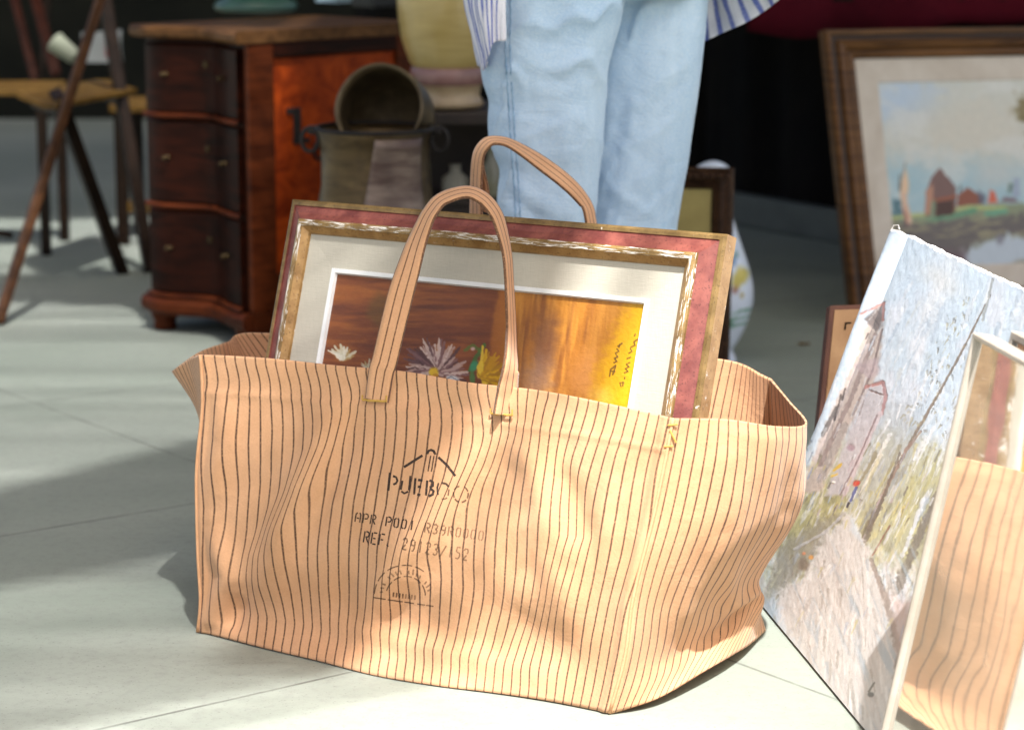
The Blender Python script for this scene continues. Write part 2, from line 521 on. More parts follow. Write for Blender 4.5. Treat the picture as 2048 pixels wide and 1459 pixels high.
# left edge of the sunlit patch, floor outline
EDGE = [(-1.75, 2.18), (-0.90, 2.735), (-0.572, 2.945), (-0.237, 3.16), (-0.115, 3.33), (0.015, 3.62), (0.10, 3.84)]
def edge_x(y):
    ys = [p[1] for p in EDGE]; xs = [p[0] for p in EDGE]
    return float(np.interp(y, ys, xs))
m = MB(); rnd = random.Random(4)
y = 2.2
while y < 6.9:
    w = 0.0285*rnd.uniform(0.8, 1.2)
    x1 = edge_x(y) if y < 3.84 else (0.12-0.35*min(1, (y-3.84)/1.5))
    x0 = -3.2
    if x1 > x0+0.1:
        a, b = lift(x0, y, ZC-0.05), lift(x1, y, ZC-0.05)
        m.box((a+b)/2, X3, Y3, Z3, (b-a).length, w, 0.008, 0)
    y += 0.045 if y < 4.9 else 0.052
y = 6.5
while y < 8.0:
    a, b = lift(-4.4, y, ZC+.05), lift(-.78, y, ZC+.05)
    m.box((a+b)/2, X3, Y3, Z3, (b-a).length, .019, 0.008, 0)
    y += .045
m.build('added_reed_slats', M_REED, rs)
m = MB()
sheet(m, [(-2.4, 2.40), (-0.95, 3.48), (-0.42, 3.86), (-0.18, 4.05), (-0.30, 4.85), (-0.66, 4.58), (-1.0, 4.12), (-2.4, 3.2)], ZC-0.08, 0.006)
m.build('shadow_band_cloth', M_AWN, rs)  # added cloth that casts the dark band on the left floor
m = MB()
sheet(m, [(-.237, 3.16), (-.115, 3.33), (.015, 3.62), (.10, 3.84), (-.12, 4.00), (-.27, 3.78), (-.36, 3.52), (-.42, 3.20)], ZC-0.10, 0.006)
m.build('shadow_edge_cloth', M_AWN, rs)  # added cloth that deepens the shade on the bag beside the sunlit edge
m = MB()
sheet(m, [(x+.075, y-.01) for x, y in EDGE[2:]]+[(x+.112, y-.02) for x, y in EDGE[:1:-1]], ZC-0.12, 0.006)
m.build('shadow_strip_cloth', M_AWN, rs)  # added strip that casts a second shadow band on the bag
for x, y in ((-3.1, 2.3), (-3.1, 6.8)):
    p = lift(x, y, ZC); m = MB(); m.tube([(p.x, p.y, 0), (p.x, p.y, ZC)], 0.025); m.build('added_pole', M_POLE, rs)
# unseen tarpaulin added over the chairs, its gap shaped for a sunlit floor patch
tp = thing('added_tarpaulin', lift(-1.6, 8.6, 0), 'unseen dark green tarpaulin added to shade the floor around the chairs', 'awning')
M_TARP = pm('added_green_tarpaulin', (0.02, 0.03, 0.02), (0.03, 0.04, 0.025), 3, 0.7)
m = MB()
sheet(m, [(-4.6, 7.7), (-0.75, 7.95), (-0.75, 12.4), (-4.6, 12.4)], ZC+0.1)
sheet(m, [(-4.6, 5.9), (-1.5, 6.3), (-0.66, 6.1), (-0.66, 6.95), (-1.2, 6.75), (-1.9, 6.6), (-4.6, 6.55)], ZC+0.1)
m.build('added_tarpaulin_cloth', M_TARP, tp)
for x, y in ((-4.5, 8.3), (-4.5, 12.2)):
    p = lift(x, y, ZC+0.1); m = MB(); m.tube([(p.x, p.y, 0), (p.x, p.y, ZC+0.1)], 0.025); m.build('added_pole', M_POLE, tp)

# ================================================================== THE TOTE BAG
STR = 47.0
NVB = 121
VK = [0, .15, .4, .7, .92, 1.0]
# front panel: photograph columns per row, with depth
F_X = [[400,536,671,807,943,1079,1214,1350],[404,537,670,803,937,1070,1205,1337],[393,524,655,788,920,1050,1180,1309],
       [396,520,645,770,895,1020,1145,1268],[399,518,636,755,873,992,1115,1245],[395,513,631,750,868,986,1105,1222]]
F_Y = [[708,716,730,742,765,780,806,836],[792,802,815,828,848,866,884,908],[932,943,956,970,987,1002,1020,1038],
       [1098,1110,1125,1142,1160,1175,1190,1203],[1222,1243,1268,1290,1308,1322,1336,1346],[1263,1294,1322,1352,1372,1387,1405,1425]]
def yl(u, v):
    a, b = 3.36, 3.035*(1-v)+3.012*v
    return a+(b-a)*u-0.030*math.sin(math.pi*u)*math.sin(math.pi*min(1, v*1.02))
ctrl_f = np.zeros((6, 8, 3))
for i in range(6):
    for j in range(8):
        if i == 5: ctrl_f[i, j] = gnd(F_X[i][j], F_Y[i][j])+Z3*0.002
        else: ctrl_f[i, j] = at_y(F_X[i][j], F_Y[i][j], yl(j/7, VK[i]))
# right gusset
G = [[(1350,836,3.035),(1455,838,3.05),(1555,852,3.10),(1612,846,3.21),(1578,802,3.34),(1541,757,3.45)],
     [(1337,908,3.03),(1445,918,3.045),(1548,928,3.10),(1606,925,3.21),(1590,890,3.36),(1545,850,3.46)],
     [(1309,1038,3.02),(1415,1054,3.04),(1515,1062,3.11),(1588,1035,3.23),(1578,1005,3.36),(1545,965,3.47)],
     [(1268,1203,3.01),(1355,1218,3.06),(1440,1205,3.15),(1512,1160,3.27),(1513,1140,3.36),(1500,1110,3.45)],
     [(1245,1346,3.005),(1330,1342,3.07),(1418,1300,3.16),(1492,1238,3.26),(1515,1222,3.32),(1512,1200,3.41)],
     [(1222,1425,0),(1310,1398,.010),(1390,1352,.020),(1460,1312,.020),(1500,1286,.012),(1530,1260,0)]]
ctrl_r = np.array([[tuple(at_h(p[0], p[1], p[2]+0.002)) if i == 5 else tuple(at_y(*p)) for p in row] for i, row in enumerate(G)])
ctrl_f[:, 7] = ctrl_r[:, 0]
# left gusset (back seam, outer fold, front seam)
LB = [at_y(452, 684, 3.72), at_y(466, 770, 3.72), at_y(480, 880, 3.715), at_y(500, 1000, 3.71), None, Vector((-0.2235, 3.708, 0.002))]
LB[4] = LB[5]+Vector((-0.01, 0, 0.035))
LM = [at_y(345, 741, 3.50), at_y(392, 812, 3.50), at_y(412, 930, 3.50), at_y(420, 1060, 3.52), None, Vector((-0.345, 3.53, 0.002))]
LM[4] = LM[5]+Vector((-0.02, 0, 0.035))
LQ = [at_y(398, 704, 3.63), at_y(425, 790, 3.62), at_y(440, 900, 3.62), at_y(455, 1020, 3.62), None, Vector((-0.285, 3.62, 0.002))]
LQ[4] = LQ[5]+Vector((-0.015, 0, 0.035))
LF = [at_y(378, 718, 3.43), at_y(400, 802, 3.43), at_y(405, 930, 3.43), at_y(410, 1080, 3.44), None, Vector((-0.40, 3.445, 0.002))]
LF[4] = LF[5]+Vector((-0.01, 0, 0.035))
ctrl_l = np.array([[tuple(LB[i]), tuple(LQ[i]), tuple(LM[i]), tuple(LF[i]), tuple(ctrl_f[i, 0])] for i in range(6)])
# back panel
ctrl_b = np.zeros((6, 5, 3))
rimb = [ctrl_r[0, 5], np.array(at_y(1420, 715, 3.50)), np.array(at_y(1000, 690, 3.60)), np.array(at_y(530, 665, 3.69)), np.array(LB[0])]
for i, v in enumerate(VK):
    for j in range(5):
        if j == 0: ctrl_b[i, j] = ctrl_r[i, 5]
        elif j == 4: ctrl_b[i, j] = LB[i]
        else:
            bs = np.array(gnd(1528, 1262))*(1-j/4)+np.array(LB[5])*(j/4)
            ctrl_b[i, j] = rimb[j]*(1-v)+bs*v
            ctrl_b[i, j][2] = max(0.002, ctrl_b[i, j][2])
def patch(ctrl, nu, nv):
    c = cubic(VK, ctrl, np.linspace(0, 1, nv))
    return np.swapaxes(cubic(np.linspace(0, 1, ctrl.shape[1]), np.swapaxes(c, 0, 1), np.linspace(0, 1, nu)), 0, 1)
def normals(P, sgn=1):
    n = np.cross(np.gradient(P, axis=1), np.gradient(P, axis=0))
    return sgn*n/(np.linalg.norm(n, axis=-1, keepdims=True)+1e-12)
def ridge(U, V, pts, w, h):
    """soft crease along a polyline in (u,v), fading at its ends"""
    best = np.full(U.shape, 1e9); tt = np.zeros(U.shape); n = len(pts)-1
    for k in range(n):
        (a, b), (c_, d_) = pts[k], pts[k+1]
        vx, vy = (c_-a)*1.7, d_-b
        t_ = np.clip(((U-a)*1.7*vx+(V-b)*vy)/(vx*vx+vy*vy), 0, 1)
        dd = np.hypot((U-a)*1.7-t_*vx, V-b-t_*vy)
        k2 = dd < best
        best = np.where(k2, dd, best); tt = np.where(k2, (k+t_)/n, tt)
    return h*np.exp(-(best/w)**2)*np.sin(np.pi*np.clip(tt*0.9+0.05, 0, 1))**0.7
NUF = 301
PF = patch(ctrl_f, NUF, NVB)
U, V = np.meshgrid(np.linspace(0, 1, NUF), np.linspace(0, 1, NVB))
NF = normals(PF)
if NF[..., 1].mean() > 0: NF = -NF
env = np.sin(np.pi*np.clip(U, 0, 1))**0.35*sstep(0, 0.10, V)*(1-0.85*sstep(0.88, 1.0, V))
disp = (fbm(U*6, V*3.2, 5, 3)-0.5)*0.020*env
disp += (fbm(U*14+V*3, V*5, 9, 3)-0.5)*0.008*env
FOLDS = [([(0.29, .12), (0.25, .35), (0.19, .62), (0.15, .85)], .050, .012), ([(0.33, .14), (0.29, .38), (0.24, .66)], .040, -.010),
         ([(0.60, .22), (0.55, .38), (0.47, .62), (0.40, .85)], .050, .014), ([(0.66, .20), (0.62, .42), (0.54, .66), (0.46, .90)], .045, -.012),
         ([(0.72, .06), (0.70, .22), (0.76, .42), (0.86, .60)], .050, .015), ([(0.77, .10), (0.78, .28), (0.86, .46)], .045, -.012),
         ([(0.74, .50), (0.82, .66), (0.90, .82)], .050, .013), ([(0.60, .70), (0.75, .80), (0.93, .93)], .045, -.010),
         ([(0.90, .15), (0.88, .40), (0.93, .62)], .040, .008), ([(0.03, .10), (0.06, .30), (0.03, .55)], .040, .008),
         ([(0.02, .98), (0.07, .78), (0.04, .60)], .035, .012), ([(0.07, .97), (0.10, .84)], .035, -.010),
         ([(0.30, .88), (0.55, .91), (0.85, .93)], .030, .007), ([(0.42, .06), (0.50, .12), (0.62, .08)], .040, -.006)]
for pts, w, h in FOLDS: disp += ridge(U, V, pts, w*1.25, h*(1.1 if pts[0][0] < .35 else .62))*sstep(0, 0.06, V)*(1-sstep(0.95, 1.0, V))*sstep(0, .03, U)*(1-sstep(.97, 1, U))
disp += 0.004*np.exp(-((V-0.135)/0.012)**2)*0.35                       # hem stitching line
disp += 0.0035*np.exp(-((U-0.985)/0.010)**2)+0.003*np.exp(-((U-0.012)/0.008)**2)
PF = PF+NF*disp[..., None]
# edge columns stay shared with the gussets
SU = U*STR
def warp(pts, w, k):
    """stripes crowd together across a fold"""
    global SU
    us = np.interp(V, [p[1] for p in pts], [p[0] for p in pts])
    amp = np.sin(np.pi*np.clip((V-pts[0][1])/(pts[-1][1]-pts[0][1]), 0, 1))
    f = sstep(-w, w, U-us)
    SU = SU+k*amp*(f-U)
warp([(0.37, .02), (0.30, .20), (0.22, .45), (0.13, .70), (0.09, .9)], .035, 2.4)
warp([(0.70, .02), (0.66, .15), (0.55, .42), (0.44, .75), (0.38, .95)], .05, 2.0)
warp([(0.68, .02), (0.78, .30), (0.84, .5), (0.80, .78), (0.72, .98)], .06, 1.8)
SU += .7*(fbm(U*3.2, V*2.6, 31, 2)-0.5)*sstep(0, .1, V)+0.35*np.sin(V*9+U*6)*sstep(.05, .2, V)*(1-sstep(.9, 1, V))*0.6
PR = patch(ctrl_r, 121, NVB)
UR, VR = np.meshgrid(np.linspace(0, 1, 121), np.linspace(0, 1, NVB))
NR = normals(PR)
if NR[..., 1].mean() > 0: NR = -NR
envr = np.sin(np.pi*UR)**0.5*sstep(0, .06, VR)*(1-0.7*sstep(.9, 1, VR))
dr = (fbm(UR*4, VR*3.5, 15, 3)-0.5)*0.013*envr
for pts, w, h in [([(0.18, .1), (0.30, .4), (0.22, .75)], .07, .010), ([(0.45, .05), (0.5, .35), (0.42, .7)], .07, -.010),
                  ([(0.35, .55), (0.5, .75), (0.78, .90)], .05, .016), ([(0.15, .92), (0.45, .86), (0.80, .80)], .04, -.012),
                  ([(0.02, .97), (0.30, .90), (0.60, .93)], .035, .012), ([(0.70, .1), (0.72, .45), (0.6, .7)], .06, .008)]:
    dr += ridge(UR, VR, pts, w*1.2, h*.6)*np.sin(np.pi*UR)**0.3
dr += 0.0035*np.exp(-((UR-0.03)/0.02)**2)*0
PR = PR+NR*dr[..., None]
SR = STR+27*UR+1.0*(fbm(UR*3, VR*3, 41, 2)-0.5)*np.sin(np.pi*UR)+1.2*np.sin(np.pi*UR)*sstep(.75, 1.0, VR)
PL = patch(ctrl_l, 61, NVB); UL, VL = np.meshgrid(np.linspace(0, 1, 61), np.linspace(0, 1, NVB))
PB = patch(ctrl_b, 121, NVB); UB, VB = np.meshgrid(np.linspace(0, 1, 121), np.linspace(0, 1, NVB))
NB = normals(PB); PB = PB+NB*((fbm(UB*7, VB*3, 55, 3)-0.5)*0.02*np.sin(np.pi*UB)**.5)[..., None]
TAN1, TAN2 = (0.575, 0.315, 0.162), (0.645, 0.365, 0.20)
M_BAG = striped_cloth('striped_canvas', TAN1, TAN2, (0.06, 0.030, 0.020), 0.135, 0.94)
bag = thing('tote_bag', (0.03, 3.36, 0), 'large orange tan canvas tote bag with thin brown stripes standing on the pavement', 'tote bag')
mb = MB()
mb.grid(PF, np.stack([SU, V*30], -1)); mb.grid(PR, np.stack([SR, VR*30], -1))
mb.grid(PB, np.stack([STR*2+27-UB*STR, VB*30], -1)); mb.grid(PL, np.stack([UL*27+0.5, VL*30], -1))
body = mb.build('bag_body', M_BAG, bag, smooth=True)
s_ = body.modifiers.new('thick', 'SOLIDIFY'); s_.thickness = 0.0028; s_.offset = 0
# base panel
fb = PF[-1]; rb = PR[-1]
ring = [tuple(p) for p in fb[::6]]+[tuple(p) for p in rb[6::6]]+[tuple(p) for p in PB[-1][6::6]]+[tuple(p) for p in PL[-1][6:-6:6]]
cen = tuple(np.mean(np.array(ring), 0)); n_ = len(ring)
b_ = MB(); b_.add([(p[0], p[1], max(0.003, p[2]-0.001)) for p in ring]+[(cen[0], cen[1], 0.004)], [(i, (i+1) % n_, n_) for i in range(n_)])
b_.build('bag_base', M_BAG, bag)

M_HEM = pm('hem_canvas', TAN1, TAN2, 40, 0.9, bump=0.3, bscale=300, spec=0.15)
# seam piping down the front corners
m = MB()
m.tube([Vector(p)+Vector((-0.001, -0.002, 0)) for p in PF[::3, 1]], 0.0026, 6)
m.build('corner_seam', M_HEM, bag, smooth=True)
m = MB()
m.tube([Vector(p)+Vector((0.0, -0.001, 0)) for p in PF[::3, -2]], 0.0024, 6)
m.build('corner_seam', M_HEM, bag, smooth=True)
M_THR = pm('mustard_thread', (0.46, 0.27, 0.05), (0.55, 0.33, 0.07), 60, 0.8)

# map from photograph pixels to the front cloth
PXF, PYF = to_px(PF)
NF2 = normals(PF)
if NF2[..., 1].mean() > 0: NF2 = -NF2
def on_bag(px, py, lift_=0.0012):
    d = (PXF-px)**2+(PYF-py)**2
    i, j = np.unravel_index(np.argmin(d), d.shape)
    p, n = PF[i, j], NF2[i, j]
    # intersect the sight line with the tangent plane
    c0 = np.array((0, 0, CH)); r = np.array(at_y(px, py, 3.0))-c0
    tt_ = np.dot(p-c0, n)/np.dot(r, n)
    return Vector(c0+r*tt_)+Vector(n)*lift_
# corner bar tacks on the seam
m = MB()
for a, b in (((1336, 850), (1356, 848)), ((1328, 893), (1346, 892)), ((1340, 860), (1352, 884))):
    m.tube([on_bag(a[0], a[1], .003), on_bag(b[0], b[1], .003)], 0.0013, 6)
m.build('corner_stitching', M_THR, bag)

# ---- handles
def ribbon(pts, w_full, thick=0.0036, sub=6, mi=0):
    """pts: (px, py, Y, seen width in px); the strap turns edge-on where it looks narrow"""
    k = np.arange(len(pts)); ks = np.linspace(0, len(pts)-1, (len(pts)-1)*sub+1)
    A = cubic(k, np.array(pts, float), ks)
    ctr = [at_y(a[0], a[1], a[2]) for a in A]
    n = len(ctr); rows, uvs = [], []
    prevw = None
    L = 0
    for i in range(n):
        tg = (ctr[min(i+1, n-1)]-ctr[max(i-1, 0)]).normalized()
        if i: L += (ctr[i]-ctr[i-1]).length
        view = (ctr[i]-Vector((0, 0, CH))).normalized()
        side = tg.cross(view).normalized()
        fr = min(1.0, A[i][3]/FPX*A[i][2]/w_full)
        dep = (view-tg*view.dot(tg)).normalized()
        wv = side*fr+dep*math.sqrt(max(0, 1-fr*fr))
        nn = tg.cross(wv).normalized()
        row, ur = [], []
        K = 12
        sec = [(-1, -1), (-.6, -1.25), (-.2, -1.0), (.2, -1.0), (.6, -1.25), (1, -1), (1, 1), (.6, 1.25), (.2, 1), (-.2, 1), (-.6, 1.25), (-1, 1)]
        for (a, b) in sec:
            row.append(tuple(ctr[i]+wv*(a*w_full/2)+nn*(b*thick/2)))
            ur.append(((a*1.5)+1.0, L*60))
        rows.append(row); uvs.append(ur)
    return np.array(rows), np.array(uvs)
WH = 0.036
FH = [(754,800,0,47),(762,745,0,50),(769,722,3.232,51),(785,655,3.245,51),(801,590,3.262,51),(816,540,3.275,46),(831,491,3.29,38),(845,455,3.305,31),(860,425,3.315,27),
      (885,398,3.33,25),(931,384,3.335,22),(965,396,3.33,24),(990,425,3.32,23),(1003,460,3.31,20),(1014,510,3.295,16),(1018,560,3.28,15),
      (1021,620,3.26,16),(1023,680,3.24,18),(1023,722,-2,26),(1017,765,-1,37),(1013,795,0,41),(1008,829,0,42)]
FH2 = []
for (x, y, Y, w) in FH:
    if Y == 0: Y = on_bag(x, y).y-0.0045
    if Y == -1: Y = on_bag(1017, 782).y-0.006
    if Y == -2: Y = on_bag(1020, 780).y+0.004
    FH2.append((x, y, Y, w))
M_STRAP = striped_cloth('strap_canvas', TAN1, TAN2, (0.085, 0.040, 0.022), 0.14, 0.92)
rr, uu = ribbon(FH2, WH)
m = MB(); m.grid(rr, uu, wrap=True)
m.add(rr[0].tolist(), [tuple(range(12))], uv=uu[0]); m.add(rr[-1].tolist(), [tuple(reversed(range(12)))], uv=uu[-1])
hf = m.build('handle', M_STRAP, bag, smooth=True)
tag(hf, label='near handle loop standing over the flower painting')
for (a, b, c_, d_) in ((731, 800, 778, 803), (987, 827, 1030, 831)):
    m = MB()
    k = [on_bag(a+(c_-a)*q/8, b+(d_-b)*q/8+random.Random(q).uniform(-1, 1), 0.0065) for q in range(9)]
    m.tube(k, 0.0016, 6)
    k = [on_bag(a+(c_-a)*q/8, b-12+(d_-b)*q/8+random.Random(q+9).uniform(-1, 1), 0.008) for q in range(9)]
    m.tube([k[0], on_bag(a, b, .008)], 0.0011, 6); m.tube([k[-1], on_bag(c_, d_, .008)], 0.0011, 6)
    m.build('stitching', M_THR, hf)
BH = [(944,760,3.655,20),(946,690,3.65,22),(950,560,3.635,24),(952,440,3.62,24),(952,400,3.615,22),(953,350,3.61,22),(958,310,3.605,22),(972,288,3.60,20),(988,281,3.60,15),(1015,285,3.60,15),(1048,303,3.60,20),(1084,327,3.60,26),
      (1124,357,3.60,27),(1152,383,3.60,25),(1172,409,3.60,21),(1180,434,3.59,19),(1184,470,3.585,22),(1186,560,3.575,26),(1187,690,3.565,28),(1187,770,3.56,28)]
rr, uu = ribbon(BH, WH)
m = MB(); m.grid(rr, uu, wrap=True)
m.add(rr[0].tolist(), [tuple(range(12))], uv=uu[0]); m.add(rr[-1].tolist(), [tuple(reversed(range(12)))], uv=uu[-1])
hb = m.build('handle', M_STRAP, bag, smooth=True)
tag(hb, label='far handle loop leaning towards the jeans')
# the folded inner layer of the far handle
BH3 = [(972,424,3.625,16),(970,395,3.622,18),(966,368,3.618,18),(962,335,3.612,12),(964,310,3.606,8),(975,293,3.602,6)]
rr, uu = ribbon(BH3, 0.026, 0.003)
m = MB(); m.grid(rr, uu, wrap=True)
m.build('folded_layer', M_STRAP, hb, smooth=True)

# ---- printed mark (worn stencil ink lying on the cloth)
t = NT('worn_ink')
a = t.new('ShaderNodeVertexColor'); a.layer_name = 'Col'
t.b.inputs['Base Color'].default_value = (0.035, 0.02, 0.014, 1); t.b.inputs['Roughness'].default_value = 0.9
tr = t.new('ShaderNodeBsdfTransparent'); mx = t.new('ShaderNodeMixShader')
nz = t.ramp(t.noise(t.coords('Object'), 420, 3, 0.7), [(0.30, 0.5), (0.5, 1.0)])
sr = t.new('ShaderNodeSeparateColor'); t.link(a.outputs[0], sr.inputs[0])
t.link(t.math('MULTIPLY', sr.outputs[0], nz), mx.inputs[0])
t.link(tr.outputs[0], mx.inputs[1]); t.link(t.b.outputs[0], mx.inputs[2]); t.link(mx.outputs[0], t.out.inputs[0])
M_INK = t.m
ink = MB()
def ink_stroke(pts, w, dens):
    """pts in photograph pixels"""
    P = []
    for k in range(len(pts)-1):
        (x0, y0), (x1, y1) = pts[k], pts[k+1]
        n = max(1, int(math.hypot(x1-x0, y1-y0)/4))
        P += [(x0+(x1-x0)*q/n, y0+(y1-y0)*q/n) for q in range(n)]
    P.append(pts[-1])
    vs, vc = [], []
    for i, (x, y) in enumerate(P):
        xa, ya = P[max(0, i-1)]; xb, yb = P[min(len(P)-1, i+1)]
        tx, ty = xb-xa, yb-ya; l = math.hypot(tx, ty) or 1; nx, ny = -ty/l*w/2, tx/l*w/2
        for sg in (-1, 1):
            vs.append(on_bag(x+nx*sg, y+ny*sg, 0.0016)); vc.append((dens, dens, dens, 1))
    ink.add(vs, [(2*i, 2*i+1, 2*i+3, 2*i+2) for i in range(len(P)-1)], vc=vc)
def Z(*pts): return [(660+x/3.84, 860+y/3.84) for x, y in pts]
def arc(cx, cy, rx, ry, a0, a1, n=7, rot=0):
    o = []
    for k in range(n):
        q = R(a0+(a1-a0)*k/(n-1)); x, y = rx*math.cos(q), -ry*math.sin(q)
        o.append((cx+x*math.cos(R(rot))-y*math.sin(R(rot)), cy+x*math.sin(R(rot))+y*math.cos(R(rot))))
    return o
for p, w, d in [(Z((572,283),(715,193)),5,1),(Z((750,182),(762,158),(780,152),(800,160),(814,188)),5,1),(Z((778,196),(758,315)),2.6,.85),(Z((803,198),(783,318)),2.6,.8),
                (Z((836,208),(905,272),(965,350)),5,.95),
                (Z((466,325),(452,460)),5,1),(Z((488,350),(512,360),(522,385),(512,405),(490,415)),4.5,1),
                (Z((560,385),(548,455)),4.5,1),(Z((552,466),(575,484),(606,470)),4,1),(Z((624,350),(612,460)),4.5,1),
                (Z((662,366),(652,492)),4.5,1),(Z((682,380),(716,386)),5,1),(Z((680,432),(706,436)),5,1),(Z((676,492),(700,497)),5,1),
                (Z((752,385),(742,500)),4.5,1),(Z((768,384),(795,398),(794,428),(770,440)),5,1),(Z((772,446),(800,466),(793,492),(762,506)),5,1),
                (Z((838,405),(828,440),(832,495)),3.6,.95),(Z((862,404),(895,410),(915,432)),4.2,.8),(Z((916,450),(908,500)),3,.6),(Z((858,526),(885,524),(902,516)),3,.55)]:
    ink_stroke(p, w, d)
for a0, a1 in ((100, 150), (165, 205), (215, 255), (275, 315), (330, 370), (20, 65)):
    ink_stroke(Z(*arc(1006, 487, 56, 62, a0, a1)), 3.4, .6)
ink.build('printed_logo', M_INK, bag); ink = MB()
FONT = {'A': [[(0,6),(0,1.2),(.8,0)],[(2.2,0),(3,1.2),(3,6)],[(.7,3.4),(2.3,3.4)]], 'P': [[(0,0),(0,6)],[(.8,0),(2.4,.3),(3,1.6),(2.4,3),(.8,3.2)]],
        'R': [[(0,0),(0,6)],[(.8,0),(2.4,.3),(3,1.5),(2.4,2.8),(.8,3)],[(1.4,3.4),(3,6)]], 'E': [[(0,0),(0,6)],[(.8,0),(3,0)],[(.8,3),(2.4,3)],[(.8,6),(3,6)]],
        'F': [[(0,0),(0,6)],[(.8,0),(3,0)],[(.8,3),(2.4,3)]], '0': [[(1.2,0),(.2,1),(.2,5),(1.2,6)],[(1.9,0),(2.8,1),(2.8,5),(1.9,6)]], '1': [[(1.5,0),(1.5,6)]],
        '2': [[(.2,1.2),(.8,.1),(2.2,.1),(2.8,1.2),(2.4,2.6)],[(2.1,3.2),(.2,5.9)],[(.6,6),(2.9,6)]], '3': [[(.2,.6),(1.4,0),(2.7,.9),(2.3,2.5),(1.2,2.8)],[(1.6,3),(2.8,4),(2.5,5.5),(1.3,6),(.2,5.3)]],
        '9': [[(2.7,.6),(2.7,4.4),(2.1,5.8),(1.2,6)],[(2.1,.1),(.6,.3),(.2,1.6),(.7,2.9),(2.2,3)]], '5': [[(2.8,0),(.5,0),(.4,2.6)],[(.8,2.6),(2.4,2.9),(2.7,4.6),(1.8,5.9),(.3,5.8)]],
        '.': [[(.2,5.0),(1.3,6.1)]], '/': [[(3,0),(0,6.4)]], ' ': []}
def ink_text(txt, p0, p1, cap, w, fade):
    (x0, y0), (x1, y1) = p0, p1
    n = len(txt); adv = 1.0/n; L = math.hypot(x1-x0, y1-y0); cw = L*adv*0.62/3; chh = cap/6
    ax, ay = (x1-x0)/L, (y1-y0)/L
    for k, chx in enumerate(txt):
        bx, by = x0+(x1-x0)*k*adv, y0+(y1-y0)*k*adv
        for st in FONT[chx]:
            ink_stroke([(bx+ax*(q[0]*cw)-0.16*chh*(q[1]-6), by+ay*(q[0]*cw)+chh*(q[1]-6)) for q in st], w, fade(k/n))
ink_text('APR P001 R39R0000', Z((196,700))[0], Z((1200,850))[0], 19, 3.0, lambda f: .95-.15*(f < .12) if f < .47 else .55-.5*(f-.47))
ink.build('printed_text', M_INK, bag); ink = MB()
ink_text('REF. 29123/152', Z((262,858))[0], Z((1080,1000))[0], 22, 3.0, lambda f: .95 if f < .28 else .62-.25*f)
ink.build('printed_text', M_INK, bag); ink = MB()
for a0, a1 in ((60,78),(84,104),(110,132),(138,158),(164,182)): ink_stroke(Z(*arc(580, 1270, 235, 240, a0, a1, rot=7)), 2.4, .6)
for a0, a1 in ((8,40),(48,72),(80,104),(112,134),(142,172)): ink_stroke(Z(*arc(585, 1265, 152, 150, a0, a1, rot=7)), 2.4, .6)
rnd = random.Random(8)
for k in range(17):
    q = R(14+k*9.6); r0, r1 = 175, 205+rnd.uniform(-6, 14)
    if k % 5 == 3: continue
    ink_stroke(Z((582+r0*math.cos(q), 1272-r0*math.sin(q)), (582+r1*math.cos(q+.04), 1272-r1*math.sin(q+.04))), 3.2, .42)
for a, b in (((340,1278),(430,1290)),((445,1293),(560,1310)),((575,1312),(650,1324)),((675,1328),(735,1337)),((745,1338),(800,1346))): ink_stroke(Z(a, b), 2.6, .6)
for k in range(8): ink_stroke(Z((490+k*24, 1236+k*3.4), (487+k*24, 1272+k*3.4)), 3.4, .4 if k > 3 else .62)
ink.build('printed_stamp', M_INK, bag, smooth=False)

# ================================================================== FRAMED FLOWER PAINTING (stands in the bag)
TL = at_y(585, 398, 3.61); TRr = at_y(1456, 468, 3.231)
TRr.z = TRr.z
ex = (TRr-TL).normalized(); Wd = (TRr-TL).length
hx = Vector((ex.x, ex.y, 0)).normalized(); back = Vector((-hx.y, hx.x, 0))
dn0 = (-Z3*math.cos(R(18))-back*math.sin(R(18))); dn = (dn0-ex*dn0.dot(ex)).normalized()
nn = dn.cross(ex).normalized()
if nn.y > 0: nn = -nn
Hd = 0.50
fp = thing('framed_flower_painting', TL+dn*Hd+ex*Wd/2, 'wide framed flower painting with chipped burgundy and gold frame, standing in the tote bag', 'painting')
def chipped(name, c1, c2, chip, thr, scale=(30, 260, 1), rough=0.4, metal=0.0, soft=0.03, solid=0):
    t = NT(name)
    uv = t.new('ShaderNodeUVMap'); uv.uv_map = 'UVMap'
    mp = t.new('ShaderNodeMapping'); mp.inputs['Scale'].default_value = scale; t.link(uv.outputs[0], mp.inputs[0])
    oc = t.coords('Object')
    n = t.noise(oc, solid, 5, 0.7, 0.6) if solid else t.noise(mp.outputs[0], 1.0, 5, 0.7, 0.6)
    body = t.mix(t.ramp(t.noise(oc, 45, 4), [(0.35, 0.0), (0.65, 1.0)]), c1, c2)
    body = t.mix(t.math('MULTIPLY', t.ramp(t.noise(oc, 330, 3), [(0.58, 0.0), (0.66, 1.0)]), 0.6), body, tuple(x*0.35 for x in c1))
    f = t.ramp(n, [(thr, 0.0), (thr+soft, 1.0)])
    t.link(t.mix(f, body, chip), t.b.inputs['Base Color'])
    t.link(t.math('MULTIPLY_ADD', f, 0.4, rough), t.b.inputs['Roughness'])
    t.link(t.math('MULTIPLY', t.math('SUBTRACT', 1.0, f), metal), t.b.inputs['Metallic'])
    t.link(t.bump(t.math('ADD', f, t.math('MULTIPLY', t.noise(oc, 200, 3), 0.4)), 0.4, 0.0015), t.b.inputs['Normal'])
    return t.m
CH_W = (0.78, 0.74, 0.66)
M_OLIVE = chipped('worn_olive_gold', (0.13, 0.078, 0.022), (0.23, 0.145, 0.05), CH_W, 0.66, soft=0.06, solid=38)
